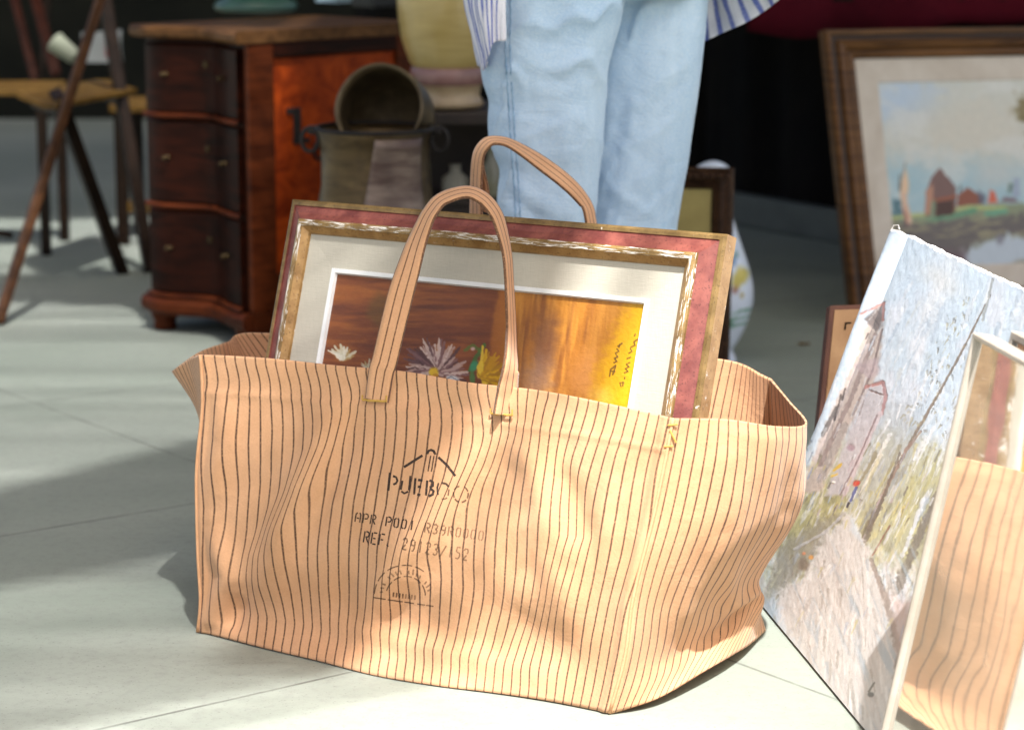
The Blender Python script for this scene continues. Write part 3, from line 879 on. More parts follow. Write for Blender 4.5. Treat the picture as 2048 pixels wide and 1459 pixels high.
M_BURG = chipped('burgundy_paint', (0.15, 0.036, 0.029), (0.25, 0.075, 0.055), (0.45, 0.20, 0.12), 0.74)
M_RIDGE = chipped('chipped_gold_ridge', (0.17, 0.10, 0.03), (0.29, 0.185, 0.065), CH_W, 0.535, (30, 420, 1))
M_GOLD = chipped('brown_gold', (0.27, 0.145, 0.045), (0.42, 0.25, 0.09), CH_W, 0.66, metal=0.25)
M_SIDE = chipped('frame_edge', (0.30, 0.17, 0.07), (0.42, 0.26, 0.12), CH_W, 0.62, soft=0.08, solid=60)
prof = [(0.000,-.028),(0.0002,0.000),(0.004,.004),(0.009,.004),(0.0095,.002),(0.020,.007),(0.031,.016),(0.0315,.020),(0.036,.024),(0.041,.023),(0.0415,.021),(0.050,.013),(0.052,.008)]
fm = frame_bm(TL, ex, dn, nn, Wd, Hd, prof, [4,0,0,1,1,1,2,2,2,2,3,3], 60)
fm.build('frame', [M_OLIVE, M_BURG, M_RIDGE, M_GOLD, M_SIDE], fp)
t = NT('linen_mat')
oc = t.coords('Object')
wv = t.math('ADD', t.noise(t.coords('Object', (700, 60, 60)), 1, 2), t.noise(t.coords('Object', (60, 60, 700)), 1, 2))
t.link(t.mix(t.math('MULTIPLY', wv, 0.5), (0.385, 0.36, 0.285), (0.52, 0.49, 0.40)), t.b.inputs['Base Color'])
t.b.inputs['Roughness'].default_value = 0.9
t.link(t.bump(wv, 0.3, 0.001), t.b.inputs['Normal'])
M_LINEN = t.m
frame_bm(TL, ex, dn, nn, Wd, Hd, [(0.0515,.009),(0.099,.006)], [0], 4).build('linen_mat', M_LINEN, fp)
M_FIL = pm('white_fillet', (0.70, 0.72, 0.70), (0.78, 0.79, 0.76), 30, 0.5)
frame_bm(TL, ex, dn, nn, Wd, Hd, [(0.0985,.006),(0.099,.009),(0.105,.0085),(0.107,.002)], [0]*3, 4).build('white_fillet', M_FIL, fp)
def art_pts(i): return TL+ex*i[0]+dn*i[1]+nn*0.003
o_ = 0.1065
AP = bil(art_pts((o_, o_)), art_pts((Wd-o_, o_)), art_pts((Wd-o_, Hd-o_)), art_pts((o_, Hd-o_)), 460, 260)
p = Painter(AP, (128, 70, 34))
xr = sstep(880, 1060, p.x)
p.streaks((168, 98, 42), .7, 4, 120, 16, 3, .40, .75, 1-xr)
p.streaks((96, 50, 30), .7, -2, 160, 14, 4, .48, .8, 1-xr)
p.streaks((190, 120, 50), .35, 2, 60, 6, 14, .5, .8, 1-xr)
p.blob(760, 620, 30, 40, (112, 84, 36), .6); p.blob(700, 590, 60, 24, (158, 92, 38), .6)
p.poly([(1005, 540), (1330, 560), (1330, 1000), (960, 1000)], (186, 120, 38), 1, 14, 10)
p.blob(1000, 640, 16, 130, (178, 108, 40), .8, 8)
rg = sstep(1000, 1040, p.x)
p.streaks((132, 78, 32), .8, 97, 150, 22, 6, .45, .8, rg)
p.streaks((216, 150, 60), .7, 97, 150, 16, 7, .45, .75, rg)
p.blob(1090, 690, 34, 90, (112, 72, 50), .75, 10, .8); p.blob(1075, 760, 40, 60, (140, 108, 92), .7, 12, .8)
p.blob(1170, 745, 36, 60, (222, 152, 84), .7, 15, .9)
p.poly([(1268, 588), (1320, 590), (1290, 830), (1190, 830), (1195, 740), (1240, 640)], (228, 172, 14), .95, 22, 12)
p.poly([(1278, 640), (1300, 640), (1262, 830), (1225, 830)], (238, 184, 16), .8, 14, 8)
p.blob(1205, 790, 30, 26, (240, 196, 84), .7, 0, .9)
# flowers
def petals(cx, cy, r, n, cols, a0, a1, w, seed, core=0.25):
    rn = random.Random(seed)
    for k in range(n):
        q = R(a0+(a1-a0)*(k+rn.uniform(-.3, .3))/n); rl = r*rn.uniform(.75, 1.08)
        p.stroke([(cx+core*r*math.cos(q), cy-core*r*math.sin(q)), (cx+rl*.7*math.cos(q), cy-rl*.7*math.sin(q)), (cx+rl*math.cos(q+.05), cy-rl*math.sin(q+.05))], (w, w*.35), cols[rn.randrange(len(cols))], .9, .5, .5, seed+k)
petals(868, 742, 66, 40, [(140, 104, 100), (196, 168, 156), (112, 80, 78), (222, 200, 186), (92, 62, 58)], -20, 200, 12, 5, .16)
p.blob(868, 744, 11, 11, (240, 200, 40), 1, 0, .4); p.blob(871, 750, 7, 5, (200, 140, 30), .8)
p.blob(686, 706, 24, 18, (190, 130, 40), .6, 0, .8); petals(684, 716, 30, 9, [(226, 220, 190), (240, 236, 214), (196, 170, 110)], 10, 170, 11, 7, .1)
petals(735, 738, 20, 7, [(206, 200, 170), (180, 170, 120)], 10, 170, 7, 9, .1)
p.stroke([(940, 740), (952, 715), (968, 690)], 9, (72, 120, 48), .8); p.stroke([(930, 700), (945, 690), (958, 700)], 8, (92, 128, 44), .7)
p.blob(948, 732, 9, 14, (70, 160, 110), .9, 20); p.blob(944, 755, 7, 16, (80, 140, 70), .8)
p.blob(946, 697, 6, 5, (220, 190, 180), .9)
petals(958, 745, 50, 18, [(238, 190, 20), (214, 160, 12), (250, 214, 60), (190, 140, 20)], -60, 85, 13, 12, .1)
p.blob(905, 758, 15, 8, (236, 238, 236), .95, 15); p.blob(900, 764, 10, 5, (180, 190, 196), .8); p.stroke([(888, 762), (902, 752), (915, 760)], 3, (120, 130, 140), .7)
# signature, written up the right side
for st in ([(1219,752),(1222,738),(1232,730),(1226,748)],[(1221,741),(1230,742)],[(1228,725),(1234,722),(1229,716),(1236,713),(1231,706),(1238,702),(1234,697)],[(1236,692),(1244,686)],[(1240,688),(1238,694)],
           [(1242,772),(1240,765),(1247,764),(1246,771)],[(1249,757),(1250,754)],[(1249,745),(1256,742),(1251,737),(1258,733),(1253,728),(1260,724)],[(1254,717),(1261,714)],[(1258,706),(1264,702),(1261,697)],[(1262,694),(1270,690),(1268,683),(1276,678)],[(1269,671),(1271,668)]):
    p.stroke(st, 3.4, (104, 72, 22), .9, .5, .2)
MP_ART = painted('oil_paint', 0.45, 0.35, 120)
MB().grid(AP, vc=p.out(0.82)).build('painted_panel', MP_ART, fp, smooth=True)
bk = MB(); bk.box(TL+ex*Wd/2+dn*Hd/2-nn*0.024, ex, dn, nn, Wd-.01, Hd-.01, 0.004, 0)
bk.build('backing_board', pm('brown_board', (0.25, 0.17, 0.09), (0.3, 0.2, 0.11), 8, 0.8), fp)
# ================================================================== UNFRAMED CANVAS LEANING AT THE RIGHT
M_EDGE = pm('raw_canvas_edge', (0.74, 0.72, 0.66), (0.82, 0.80, 0.75), 60, 0.9, bump=0.5, bscale=120)
M_DKEDGE = pm('dark_stretcher', (0.10, 0.075, 0.05), (0.16, 0.12, 0.08), 20, 0.8, bump=0.2)
C0, C1 = gnd(1515, 1186), gnd(1745, 1461)
cb = (C1-C0).normalized()
cn = Vector((cb.y, -cb.x, 0))
if cn.x < 0: cn = -cn                      # away from the bag
CT = C0+cn*0.2075+Z3*0.552                 # far top corner
cu = (CT-C0).normalized(); CHt = (CT-C0).length; CL = 0.80
cfront = cu.cross(cb).normalized()
if cfront.x > 0: cfront = -cfront
cv = thing('unframed_canvas', C0+cb*CL/2, 'large unframed grey and white winter landscape canvas with frayed edge leaning beside the tote bag', 'canvas')
nu_, nv_ = 430, 340
us = np.linspace(0, 1, nu_)[None, :]; vs = np.linspace(0, 1, nv_)[:, None]
def canvas_pt(u, v, off=0.0):
    # u along the ground towards the camera, v up the slope
    fray = 0.0035*(vnoise(u*90, 0*v, 77)-0.5)+0.002*(vnoise(u*300, 0*v, 78)-0.5)
    roll = np.exp(-((u-0.028)/0.022)**2)*0.010*sstep(0.2, 0.9, v)-0.010*np.exp(-((u-0.075)/0.012)**2)*sstep(0.25, 0.95, v)
    edge = -0.010*(1-sstep(0, .02, u))*sstep(.3, .9, v)
    imp = (fbm(u*60, v*50, 21, 3)-0.5)*0.0007
    P = (np.array(C0)+np.array(cb)*(u*CL)[..., None]+np.array(cu)*(v*CHt+fray*sstep(.9, 1, v))[..., None]
         + np.array(cfront)*(roll+edge+imp+off)[..., None])
    return P
UU, VV = np.broadcast_arrays(us, vs)
CPm = canvas_pt(UU, VV, 0.012)
p = Painter(CPm, (208, 222, 232))
ANG = 112  # direction the far edge runs in the picture
lowr = sstep(900, 1050, p.y+0.45*(p.x-1700))
p.streaks((226, 230, 232), .6, ANG, 160, 70, 51, .42, .7)
p.streaks((186, 202, 210), .4, ANG, 140, 60, 52, .5, .75)
p.streaks((232, 224, 226), .35, 100, 90, 46, 53, .55, .8)
p.blob(1880, 560, 70, 28, (224, 226, 222), .6, 30, .9)
p.blob(1835, 690, 22, 44, (234, 236, 238), .8, 15, .8); p.blob(1790, 630, 20, 40, (230, 232, 236), .7, 15, .8)
# meadow at the foot of the buildings
p.poly([(1560, 1020), (1640, 900), (1770, 860), (1900, 900), (1960, 1000), (1900, 1180), (1750, 1120), (1690, 1060), (1580, 1180), (1520, 1190)], (182, 178, 138), .8, 30, 26)
p.poly([(1540, 1100), (1600, 960), (1680, 960), (1690, 1040), (1590, 1110)], (176, 170, 116), .8, 16, 20)
p.streaks((206, 200, 150), .8, 120, 26, 9, 54, .5, .75, sstep(930, 980, p.y)*(1-sstep(1120, 1200, p.y)))
p.streaks((132, 132, 110), .55, 115, 34, 8, 55, .55, .8, sstep(900, 980, p.y)*(1-sstep(1180, 1260, p.y)))
p.streaks((222, 226, 232), .7, 118, 40, 6, 56, .56, .74, sstep(820, 920, p.y))
p.poly([(1700, 790), (1770, 790), (1830, 815), (1850, 880), (1780, 1000), (1700, 1000)], (176, 182, 184), .6, 24, 20)
rn = random.Random(44)
for k in range(420):
    x = rn.uniform(1500, 2060); y = rn.uniform(560, 1330); l = rn.uniform(26, 90); q = rn.gauss(-.42, .10)
    if y < 880: cset = [(222, 228, 232), (196, 212, 222), (236, 238, 238), (212, 218, 216), (186, 200, 212)]
    elif y < 1100: cset = [(226, 228, 228), (188, 182, 126), (206, 198, 150), (150, 156, 160), (170, 184, 204), (146, 138, 110), (232, 226, 206)]
    else: cset = [(226, 222, 216), (206, 198, 190), (190, 198, 204), (172, 164, 156), (238, 234, 228)]
    p.stroke([(x, y), (x+l*q*.5, y+l*.5), (x+l*q, y+l)], (rn.uniform(5, 16), rn.uniform(2, 6)), cset[rn.randrange(len(cset))], rn.uniform(.3, .75), .6, .5, k)
# church tower, pinkish, leaning with the canvas
p.poly([(1756, 618), (1768, 640), (1762, 700), (1748, 770), (1700, 850), (1640, 985), (1598, 985), (1650, 850), (1700, 740), (1730, 660)], (200, 184, 172), .95, 5, 5)
p.poly([(1757, 612), (1768, 606), (1764, 650), (1752, 664), (1728, 640)], (122, 112, 108), .9, 4, 4)
p.stroke([(1722, 628), (1768, 606)], 6, (196, 148, 138), .9); p.stroke([(1768, 606), (1766, 640)], 6, (170, 120, 112), .8)
p.stroke([(1738, 640), (1760, 612)], 3, (200, 196, 190), .6); p.stroke([(1757, 650), (1742, 628)], 3, (92, 84, 82), .7)
p.stroke([(1750, 670), (1700, 800), (1640, 930)], 11, (152, 134, 128), .75); p.stroke([(1735, 690), (1680, 810), (1625, 930)], 10, (216, 202, 196), .7)
p.stroke([(1764, 660), (1745, 740), (1705, 830)], 5, (120, 104, 100), .7)
for a, b in (((1690, 778), (1684, 800)), ((1682, 790), (1676, 812)), ((1674, 815), (1668, 840)), ((1736, 668), (1732, 676))): p.stroke([a, b], 5, (86, 78, 74), .85)
p.stroke([(1672, 816), (1645, 870)], 9, (92, 88, 86), .7)
p.poly([(1706, 730), (1756, 715), (1760, 740), (1740, 760)], (190, 170, 172), .6, 4, 4)
# the gabled house beside it
p.poly([(1730, 775), (1762, 760), (1770, 800), (1740, 880), (1690, 990), (1650, 990), (1700, 860)], (196, 192, 194), .95, 5, 5)
p.stroke([(1732, 774), (1766, 764)], 8, (180, 128, 120), .9); p.stroke([(1766, 764), (1772, 792), (1764, 826)], 8, (178, 140, 138), .9)
p.stroke([(1738, 780), (1766, 790)], 4, (116, 92, 84), .8)
p.stroke([(1760, 826), (1725, 900), (1690, 985)], 12, (206, 192, 194), .85); p.stroke([(1754, 830), (1715, 920), (1680, 990)], 4, (134, 118, 118), .7)
p.stroke([(1728, 800), (1718, 830)], 3, (150, 136, 132), .7); p.blob(1702, 895, 9, 8, (160, 132, 140), .7)
p.stroke([(1690, 850), (1665, 905), (1640, 960)], 16, (160, 152, 146), .6)
# tree trunks and twigs
for pts, w, c, a in [([(1980, 590), (1925, 700), (1870, 800), (1830, 868), (1780, 960), (1738, 1060)], (4, 9), (128, 112, 96), .8),
                     ([(1842, 862), (1812, 900), (1770, 980), (1735, 1056)], (6, 9), (160, 138, 126), .8),
                     ([(1985, 560), (1965, 640)], 6, (170, 174, 172), .9), ([(1905, 935), (1870, 1000), (1830, 1090), (1792, 1180)], (14, 24), (128, 122, 112), .85),
                     ([(1800, 905), (1770, 985), (1732, 1080), (1722, 1096)], (5, 12), (116, 108, 98), .75), ([(1780, 1050), (1745, 1110)], 4, (150, 112, 96), .8),
                     ([(1758, 1010), (1724, 1080), (1716, 1100)], (16, 8), (124, 118, 108), .8), ([(1846, 1000), (1825, 1060), (1805, 1110)], 10, (224, 228, 232), .8)]:
    p.stroke(pts, w, c, a, .5, .4)
rn = random.Random(12)
cl = [(1905, 640), (1885, 690), (1925, 620), (1862, 740), (1845, 800), (1870, 780), (1900, 740), (1915, 810), (1838, 850), (1935, 700), (1890, 860), (1820, 830)]
for k in range(150):
    cx_, cy_ = cl[rn.randrange(len(cl))]; x = cx_+rn.gauss(0, 9); y = cy_+rn.gauss(0, 17)
    l = rn.uniform(2, 12); q = rn.uniform(-.9, .3)
    p.stroke([(x, y), (x+l*q*.6, y+l*.5), (x+l*q, y+l)], (rn.uniform(2, 6), 1.5), [(150, 140, 110), (168, 160, 130), (126, 118, 104), (186, 176, 140)][k % 4], rn.uniform(.2, .6), .7, .7, k)
for k in range(90):
    x = rn.uniform(1620, 1900); y = 900+rn.uniform(0, 190); l = rn.uniform(6, 22)
    p.stroke([(x, y), (x-l*.45, y+l)], rn.uniform(2, 5), [(228, 230, 232), (150, 158, 176), (204, 190, 130), (120, 116, 110), (190, 176, 180)][k % 5], rn.uniform(.35, .8))
p.stroke([(1668, 940), (1682, 928)], 7, (222, 184, 70), .9); p.stroke([(1664, 952), (1674, 948)], 5, (226, 190, 80), .9); p.blob(1667, 964, 4, 3, (250, 244, 230), 1)
p.blob(1713, 966, 8, 6, (206, 72, 58), .95, -30); p.stroke([(1712, 975), (1702, 1000)], 7, (92, 100, 160), .8); p.stroke([(1697, 1006), (1694, 1014)], 6, (70, 68, 80), .9)
# the snowy track widening towards the viewer
p.poly([(1696, 1024), (1706, 1040), (1740, 1120), (1790, 1240), (1800, 1330), (1790, 1470), (1690, 1470), (1560, 1220), (1560, 1180), (1620, 1160), (1640, 1090)], (216, 213, 208), .95, 8, 14)
rn = random.Random(45)
for k in range(160):
    x = rn.uniform(1590, 1800); y = rn.uniform(1120, 1440); l = rn.uniform(24, 80); q = (x-1700)/260*.55+rn.gauss(0, .06)
    p.stroke([(x, y), (x+l*q*.5, y+l*.5), (x+l*q, y+l)], (rn.uniform(4, 12), rn.uniform(2, 6)), [(232, 228, 222), (196, 188, 182), (214, 206, 200), (186, 194, 200), (170, 164, 156), (240, 238, 234)][k % 6], rn.uniform(.3, .7), .6, .5, k)
trk = sstep(1060, 1120, p.y)
p.streaks((232, 226, 220), .4, 72, 130, 12, 57, .45, .7, trk); p.streaks((186, 178, 172), .3, 72, 120, 8, 58, .55, .8, trk)
p.streaks((176, 190, 198), .6, 66, 120, 10, 59, .6, .8, trk)
p.poly([(1700, 1030), (1712, 1044), (1726, 1090), (1700, 1060)], (206, 216, 222), .8, 4, 4)
p.stroke([(1742, 1120), (1772, 1200), (1800, 1300), (1795, 1400)], (10, 26), (160, 146, 136), .75, .6)
p.poly([(1560, 1090), (1640, 1040), (1690, 1018), (1640, 1090), (1600, 1150), (1530, 1200)], (150, 146, 134), .7, 10, 14)
p.stroke([(1588, 1098), (1650, 1064), (1690, 1025)], 6, (196, 196, 198), .75)
p.blob(1606, 1128, 14, 16, (128, 112, 96), .7); p.blob(1608, 1106, 5, 4, (226, 150, 110), .9); p.blob(1622, 1114, 6, 5, (220, 160, 90), .9)
p.poly([(1780, 1190), (1815, 1200), (1860, 1200), (1800, 1320)], (212, 190, 182), .7, 10, 8)
p.stroke([(1748, 1365), (1738, 1382)], 5, (126, 126, 120), .8); p.blob(1742, 1388, 7, 6, (110, 114, 112), .8)
rn = random.Random(46)
for k in range(150):
    x = rn.uniform(1540, 2060); y = rn.uniform(560, 1250); l = rn.uniform(8, 34); q = rn.gauss(-.45, .1)
    cset = [(246, 248, 248), (228, 236, 244), (196, 214, 226)] if y < 860 else [(246, 246, 242), (200, 190, 128), (128, 120, 92), (214, 206, 160), (112, 106, 98), (176, 188, 206)]
    p.stroke([(x, y), (x+l*q*.5, y+l*.5), (x+l*q, y+l)], (rn.uniform(3, 9), 2), cset[rn.randrange(len(cset))], rn.uniform(.25, .6), .6, .5, k)
MB().grid(CPm, vc=p.out(0.95)).build('painted_face', painted('thick_oil_paint', 0.6, 0.4, 60), cv, smooth=True)
# thickness: pale turned edge on top and far side, dark underside
def edge_strip(P, d, mat, name):
    a = np.array(P); b = a+np.array(d)
    MB().grid(np.stack([a, b])).build(name, mat, cv, smooth=False)
bkv = -cfront*0.019
fr_top = CPm[-1].copy()
rnf = np.random.RandomState(3)
top = np.stack([fr_top+np.array(bkv)*k/4+np.array(cu)*(0.0025*(rnf.rand(fr_top.shape[0])-0.2)*(k in (1, 2, 3)))[:, None] for k in range(5)])
MB().grid(top).build('frayed_top_edge', M_EDGE, cv)
edge_strip(CPm[:, 0], bkv, M_EDGE, 'far_edge')
edge_strip(CPm[0], bkv, M_DKEDGE, 'bottom_edge')
edge_strip(CPm[:, -1], bkv, M_EDGE, 'near_edge')
m = MB()
m.box((C0+CT)/2+cb*CL/2+cfront*(0.012-0.021), cb, cu, cfront, CL-0.004, CHt-0.006, 0.004)
m.build('stretcher_back', M_DKEDGE, cv)
# a loose thread at the corner
m = MB(); q = Vector(CPm[-1, 12])
m.tube([q, q+Vector((.004,0,.008)), q+Vector((.010,-.004,.009)), q+Vector((.012,-.008,.003)), q+Vector((.009,-.012,.006))], 0.0006, 5)
m.build('loose_thread', M_EDGE, cv)

# ================================================================== GLAZED PICTURES IN FRONT OF THE CANVAS
t = NT('old_glass')
gl = t.new('ShaderNodeBsdfGlossy'); gl.inputs['Roughness'].default_value = 0.04; gl.inputs['Color'].default_value = (0.95, 0.95, 0.93, 1)
tr = t.new('ShaderNodeBsdfTransparent'); tr.inputs['Color'].default_value = (0.86, 0.87, 0.85, 1)
lw = t.new('ShaderNodeLayerWeight'); lw.inputs['Blend'].default_value = 0.50
mx = t.new('ShaderNodeMixShader')
du = t.new('ShaderNodeBsdfDiffuse'); du.inputs['Color'].default_value = (.60, .53, .43, 1)
m2 = t.new('ShaderNodeMixShader')
wn_ = t.bump(t.noise(t.coords('Object'), 7, 2), 0.08, 0.006)
t.link(wn_, gl.inputs['Normal'])
t.link(lw.outputs['Fresnel'], mx.inputs[0]); t.link(tr.outputs[0], mx.inputs[1]); t.link(gl.outputs[0], mx.inputs[2])
t.link(t.math('MULTIPLY_ADD', t.noise(t.coords('Object'), 14, 4), .30, .18), m2.inputs[0]); t.link(mx.outputs[0], m2.inputs[1]); t.link(du.outputs[0], m2.inputs[2])
t.link(m2.outputs[0], t.out.inputs[0])
M_GLASS = t.m
M_WHITEF = pm('white_painted_frame', (0.36, 0.315, 0.25), (0.46, 0.41, 0.34), 14, 0.5, bump=0.12)
def glazed(name, q0, top_far, width, prof_w, depth, label, art_seed, group=None, dirb=None):
    """q0: far bottom corner; top_far: far top corner; runs towards the camera along the ground"""
    b = (dirb or cb).normalized(); u = (top_far-q0).normalized(); H_ = (top_far-q0).length
    u = (u-b*u.dot(b)).normalized(); f = u.cross(b).normalized()
    if f.x > 0: f = -f
    th = thing(name, q0+b*width/2, label, 'framed picture', group)
    TLc = q0+u*H_
    pr = [(0,-.014),(0.0003,depth-.002),(0.002,depth),(prof_w-.003,depth),(prof_w-.001,depth-.002),(prof_w,0.004)]
    frame_bm(TLc, b, -u, f, width, H_, pr, [0]*5, 12).build('frame', M_WHITEF, th)
    i = prof_w-0.001
    A = bil(TLc+b*i-u*i, TLc+b*(width-i)-u*i, TLc+b*(width-i)-u*(H_-i), TLc+b*i-u*(H_-i), 180, 200)
    gu, gv = np.meshgrid(np.linspace(0, 1, 180), np.linspace(0, 1, 200))
    c = np.ones(gu.shape+(3,))*np.array((176, 172, 152))/255
    inn = (sstep(.15, .158, gu)*(1-sstep(.80, .808, gu))*sstep(.14, .146, gv)*(1-sstep(.86, .866, gv)))[..., None]
    pic = np.ones_like(c)*np.array((120, 92, 62))/255
    n1 = fbm(gu*9, gv*3, art_seed, 4)[..., None]; n2 = fbm(gu*22, gv*3, art_seed+3, 4)[..., None]
    pic = pic*(1-n1)+n1*np.array((176, 140, 84))/255
    pic = np.where(n2 > .56, pic*0.6+0.4*np.array((120, 66, 58))/255, pic)
    gx = gu[..., None]; gy = gv[..., None]
    hill = sstep(.02, -.02, (gy-.55-.12*np.sin(gx*9)))
    pic = pic*(1-.45*hill)+.45*hill*np.array((186, 176, 156))/255
    c = c*(1-inn)+pic*inn
    vc = np.concatenate([lin(c), np.ones(gu.shape+(1,))], -1)
    MB().grid(A-0+np.array(f)*0.002, vc=vc).build('print', painted('print_paper', 0.8, 0.05, 60), th)
    g_ = MB(); g_.add([tuple(Vector(A[y_][x_])+f*0.0055) for y_, x_ in ((0,0),(0,-1),(-1,-1),(-1,0))], [(0,1,2,3)])
    g_.build('glass', M_GLASS, th)
    m = MB(); m.box(q0+b*width/2+u*H_/2-f*0.0155, b, u, f, width-.004, H_-.004, .003); m.build('backing_board', M_DKEDGE, th)
    return th
GQ = gnd(1757, 1560); GT = at_h(1974, 672, 0.545)
glazed('glazed_picture', GQ, GT, 0.36, 0.0085, 0.012, 'white framed picture under shiny glass, leaning nearest in front of the unframed canvas', 5)
GT2 = GT+Vector((0.048, 0.02, -0.002)); GQ2 = GQ+Vector((0.034, 0.02, 0))
glazed('glazed_picture', GQ2, GT2, 0.38, 0.012, 0.010, 'white framed picture mostly hidden behind the nearest glazed picture', 15)

# ================================================================== TAN BOARD BEHIND THE CANVAS
BY = 3.80
b0 = at_y(1656, 612, BY); b1 = at_y(1632, 850, BY-0.06)
ud = (b0-b1).normalized(); k = b0.z/ud.z; bb0 = b0-ud*k
ex_ = Vector((0.985, 0.17, 0)); fz = ex_.cross(ud).normalized()
if fz.y > 0: fz = -fz
bt = thing('tan_board', bb0+ex_*.14, 'plain tan board with dark brown edge standing behind the unframed canvas', 'board')
m = MB(); m.box(bb0+ex_*.15+ud*k/2, ex_, ud, fz, .30, k, .022, .003)
m.build('panel', pm('dark_brown_edge', (0.09, 0.030, 0.016), (0.15, 0.055, 0.03), 10, 0.6, bump=.15), bt)
m = MB(); m.box(bb0+ex_*.15+ud*(k/2)+fz*.0115, ex_, ud, fz, .284, k-.016, .003, .001)
m.build('tan_face', pm('tan_hardboard', (0.40, 0.22, 0.105), (0.52, 0.31, 0.16), 16, 0.8, bump=.12), bt)
m = MB()
q = bb0+ud*(k-.030)+ex_*.028+fz*.014
m.box(q+ex_*.004, ex_, ud, fz, .010, .0025, .001); m.box(q-ud*.006, ex_, ud, fz, .0025, .010, .0012)
m.build('pencil_mark', M_BLACK, bt)

# ================================================================== BIG HARBOUR PAINTING, GOLD FRAME
HTL = at_y(1646, 60, 6.02); HTR = at_y(2048, 20, 6.16)
hex_ = Vector((HTR.x-HTL.x, HTR.y-HTL.y, 0)).normalized()
hb_ = at_y(1706, 640, 5.90)
hdn = (hb_-HTL); hdn = (hdn-hex_*hdn.dot(hex_)*1.0)
hdn = (hb_-HTL).normalized(); hexx = (hex_-hdn*hex_.dot(hdn)).normalized()
hexx = hex_
hn = hdn.cross(hexx).normalized()
if hn.y > 0: hn = -hn
HH = (HTL.z)/(-hdn.z)-0.004; HW = 0.98
hp = thing('framed_harbour_painting', HTL+hdn*HH+hexx*HW/2, 'large harbour painting in a ridged gold brown frame leaning under the red covered table', 'painting')
M_HG = wood('gilded_wood', (0.045, 0.018, 0.006), (0.19, 0.085, 0.026), (2, 2, 30), 0.35, 0.35)
M_HD = pm('dark_groove', (0.025, 0.012, 0.006), (0.04, 0.02, 0.01), 20, 0.6)
prof = [(0,-.03),(0.0005,.004),(.006,.012),(.014,.010),(.016,.004),(.026,.006),(.032,.018),(.044,.022),(.052,.016),(.055,.011),(.066,.014),(.072,.008),(.074,-.002)]
frame_bm(HTL, hexx, hdn, hn, HW, HH, prof, [0,0,0,1,1,0,0,0,1,0,0,1], 8).build('frame', [M_HG, M_HD], hp)
M_HM = pm('grey_linen', (0.58, 0.50, 0.41), (0.70, 0.63, 0.54), 9, 0.9, bump=.15, bscale=300)
frame_bm(HTL, hexx, hdn, hn, HW, HH, [(.0735,0),(.132,-.001),(.134,-.005)], [0,0], 4).build('linen_mat', M_HM, hp)
i = .1335
AP = bil(HTL+hexx*i+hdn*i, HTL+hexx*(HW-i)+hdn*i, HTL+hexx*(HW-i)+hdn*(HH-.10), HTL+hexx*i+hdn*(HH-.10), 420, 260)-np.array(hn)*.004
p = Painter(AP, (184, 184, 174))
p.blob(1800, 200, 110, 70, (166, 182, 198), .9, -10, .9, .5); p.blob(1950, 260, 160, 80, (190, 184, 170), .8, 0, .9, .5)
p.poly([(1750, 320), (2100, 330), (2300, 400), (2300, 440), (1750, 440)], (144, 174, 184), .85, 40, 20)
p.streaks((196, 196, 190), .6, 5, 80, 40, 61, .45, .7, 1-sstep(380, 420, p.y)); p.blob(1990, 350, 60, 36, (186, 184, 178), .6, 0, .9)
p.poly([(1770, 436), (1860, 430), (1930, 410), (2100, 405), (2400, 400), (2400, 620), (1770, 620)], (122, 128, 98), .9, 6, 8)
p.poly([(1785, 398), (1800, 402), (1815, 436), (1785, 436)], (64, 96, 104), .8, 4, 6)
p.stroke([(1786, 436), (1850, 428), (1930, 415), (2010, 416)], 9, (170, 178, 110), .8); p.stroke([(1840, 440), (1900, 434), (1950, 420)], 12, (84, 136, 106), .85); p.stroke([(1975, 428), (2010, 422)], 14, (96, 150, 122), .9)
# houses
p.poly([(1850, 432), (1852, 384), (1864, 354), (1880, 336), (1912, 374), (1912, 420), (1900, 430)], (118, 78, 66), 1, 2, 2)
p.poly([(1862, 360), (1881, 338), (1913, 376), (1908, 392), (1866, 396)], (112, 86, 80), 1, 2, 2)
p.poly([(1850, 428), (1853, 382), (1866, 366), (1866, 430)], (176, 130, 106), .9, 2, 2); p.poly([(1872, 404), (1908, 400), (1908, 428), (1872, 434)], (66, 44, 36), .9, 2, 2)
p.stroke([(1868, 402), (1912, 392)], 6, (150, 84, 54), .8); p.poly([(1862, 402), (1872, 400), (1870, 436), (1860, 436)], (110, 136, 110), .8, 2, 2)
p.poly([(1914, 412), (1916, 390), (1936, 374), (1962, 392), (1966, 408)], (128, 76, 58), 1, 2, 2); p.poly([(1956, 380), (1972, 392), (1972, 406), (1956, 406)], (84, 82, 96), .8, 3, 2)
p.poly([(1976, 406), (1980, 380), (1990, 384), (1996, 406)], (190, 96, 72), 1, 2, 2); p.poly([(2000, 404), (2010, 392), (2030, 396), (2040, 404)], (110, 90, 96), .9, 2, 3)
p.poly([(2025, 394), (2028, 356), (2038, 356), (2040, 394)], (142, 150, 170), .8, 2, 2); p.poly([(2014, 384), (2018, 366), (2026, 368), (2024, 386)], (84, 104, 92), .9, 3, 3)
p.stroke([(1920, 382), (1922, 372)], 4, (70, 66, 60), .9)
# sailing boat
p.stroke([(1811, 324), (1806, 350), (1800, 384)], 2.5, (116, 100, 84), .9); p.poly([(1811, 334), (1818, 370), (1816, 390), (1801, 386), (1804, 360)], (206, 176, 144), 1, 2, 2)
p.poly([(1800, 386), (1812, 388), (1824, 440), (1826, 458), (1812, 462)], (200, 168, 142), 1, 2, 2); p.poly([(1808, 410), (1814, 430), (1818, 466), (1810, 466)], (140, 84, 76), .9, 2, 2); p.stroke([(1800, 350), (1799, 380)], 4, (84, 66, 56), .9)
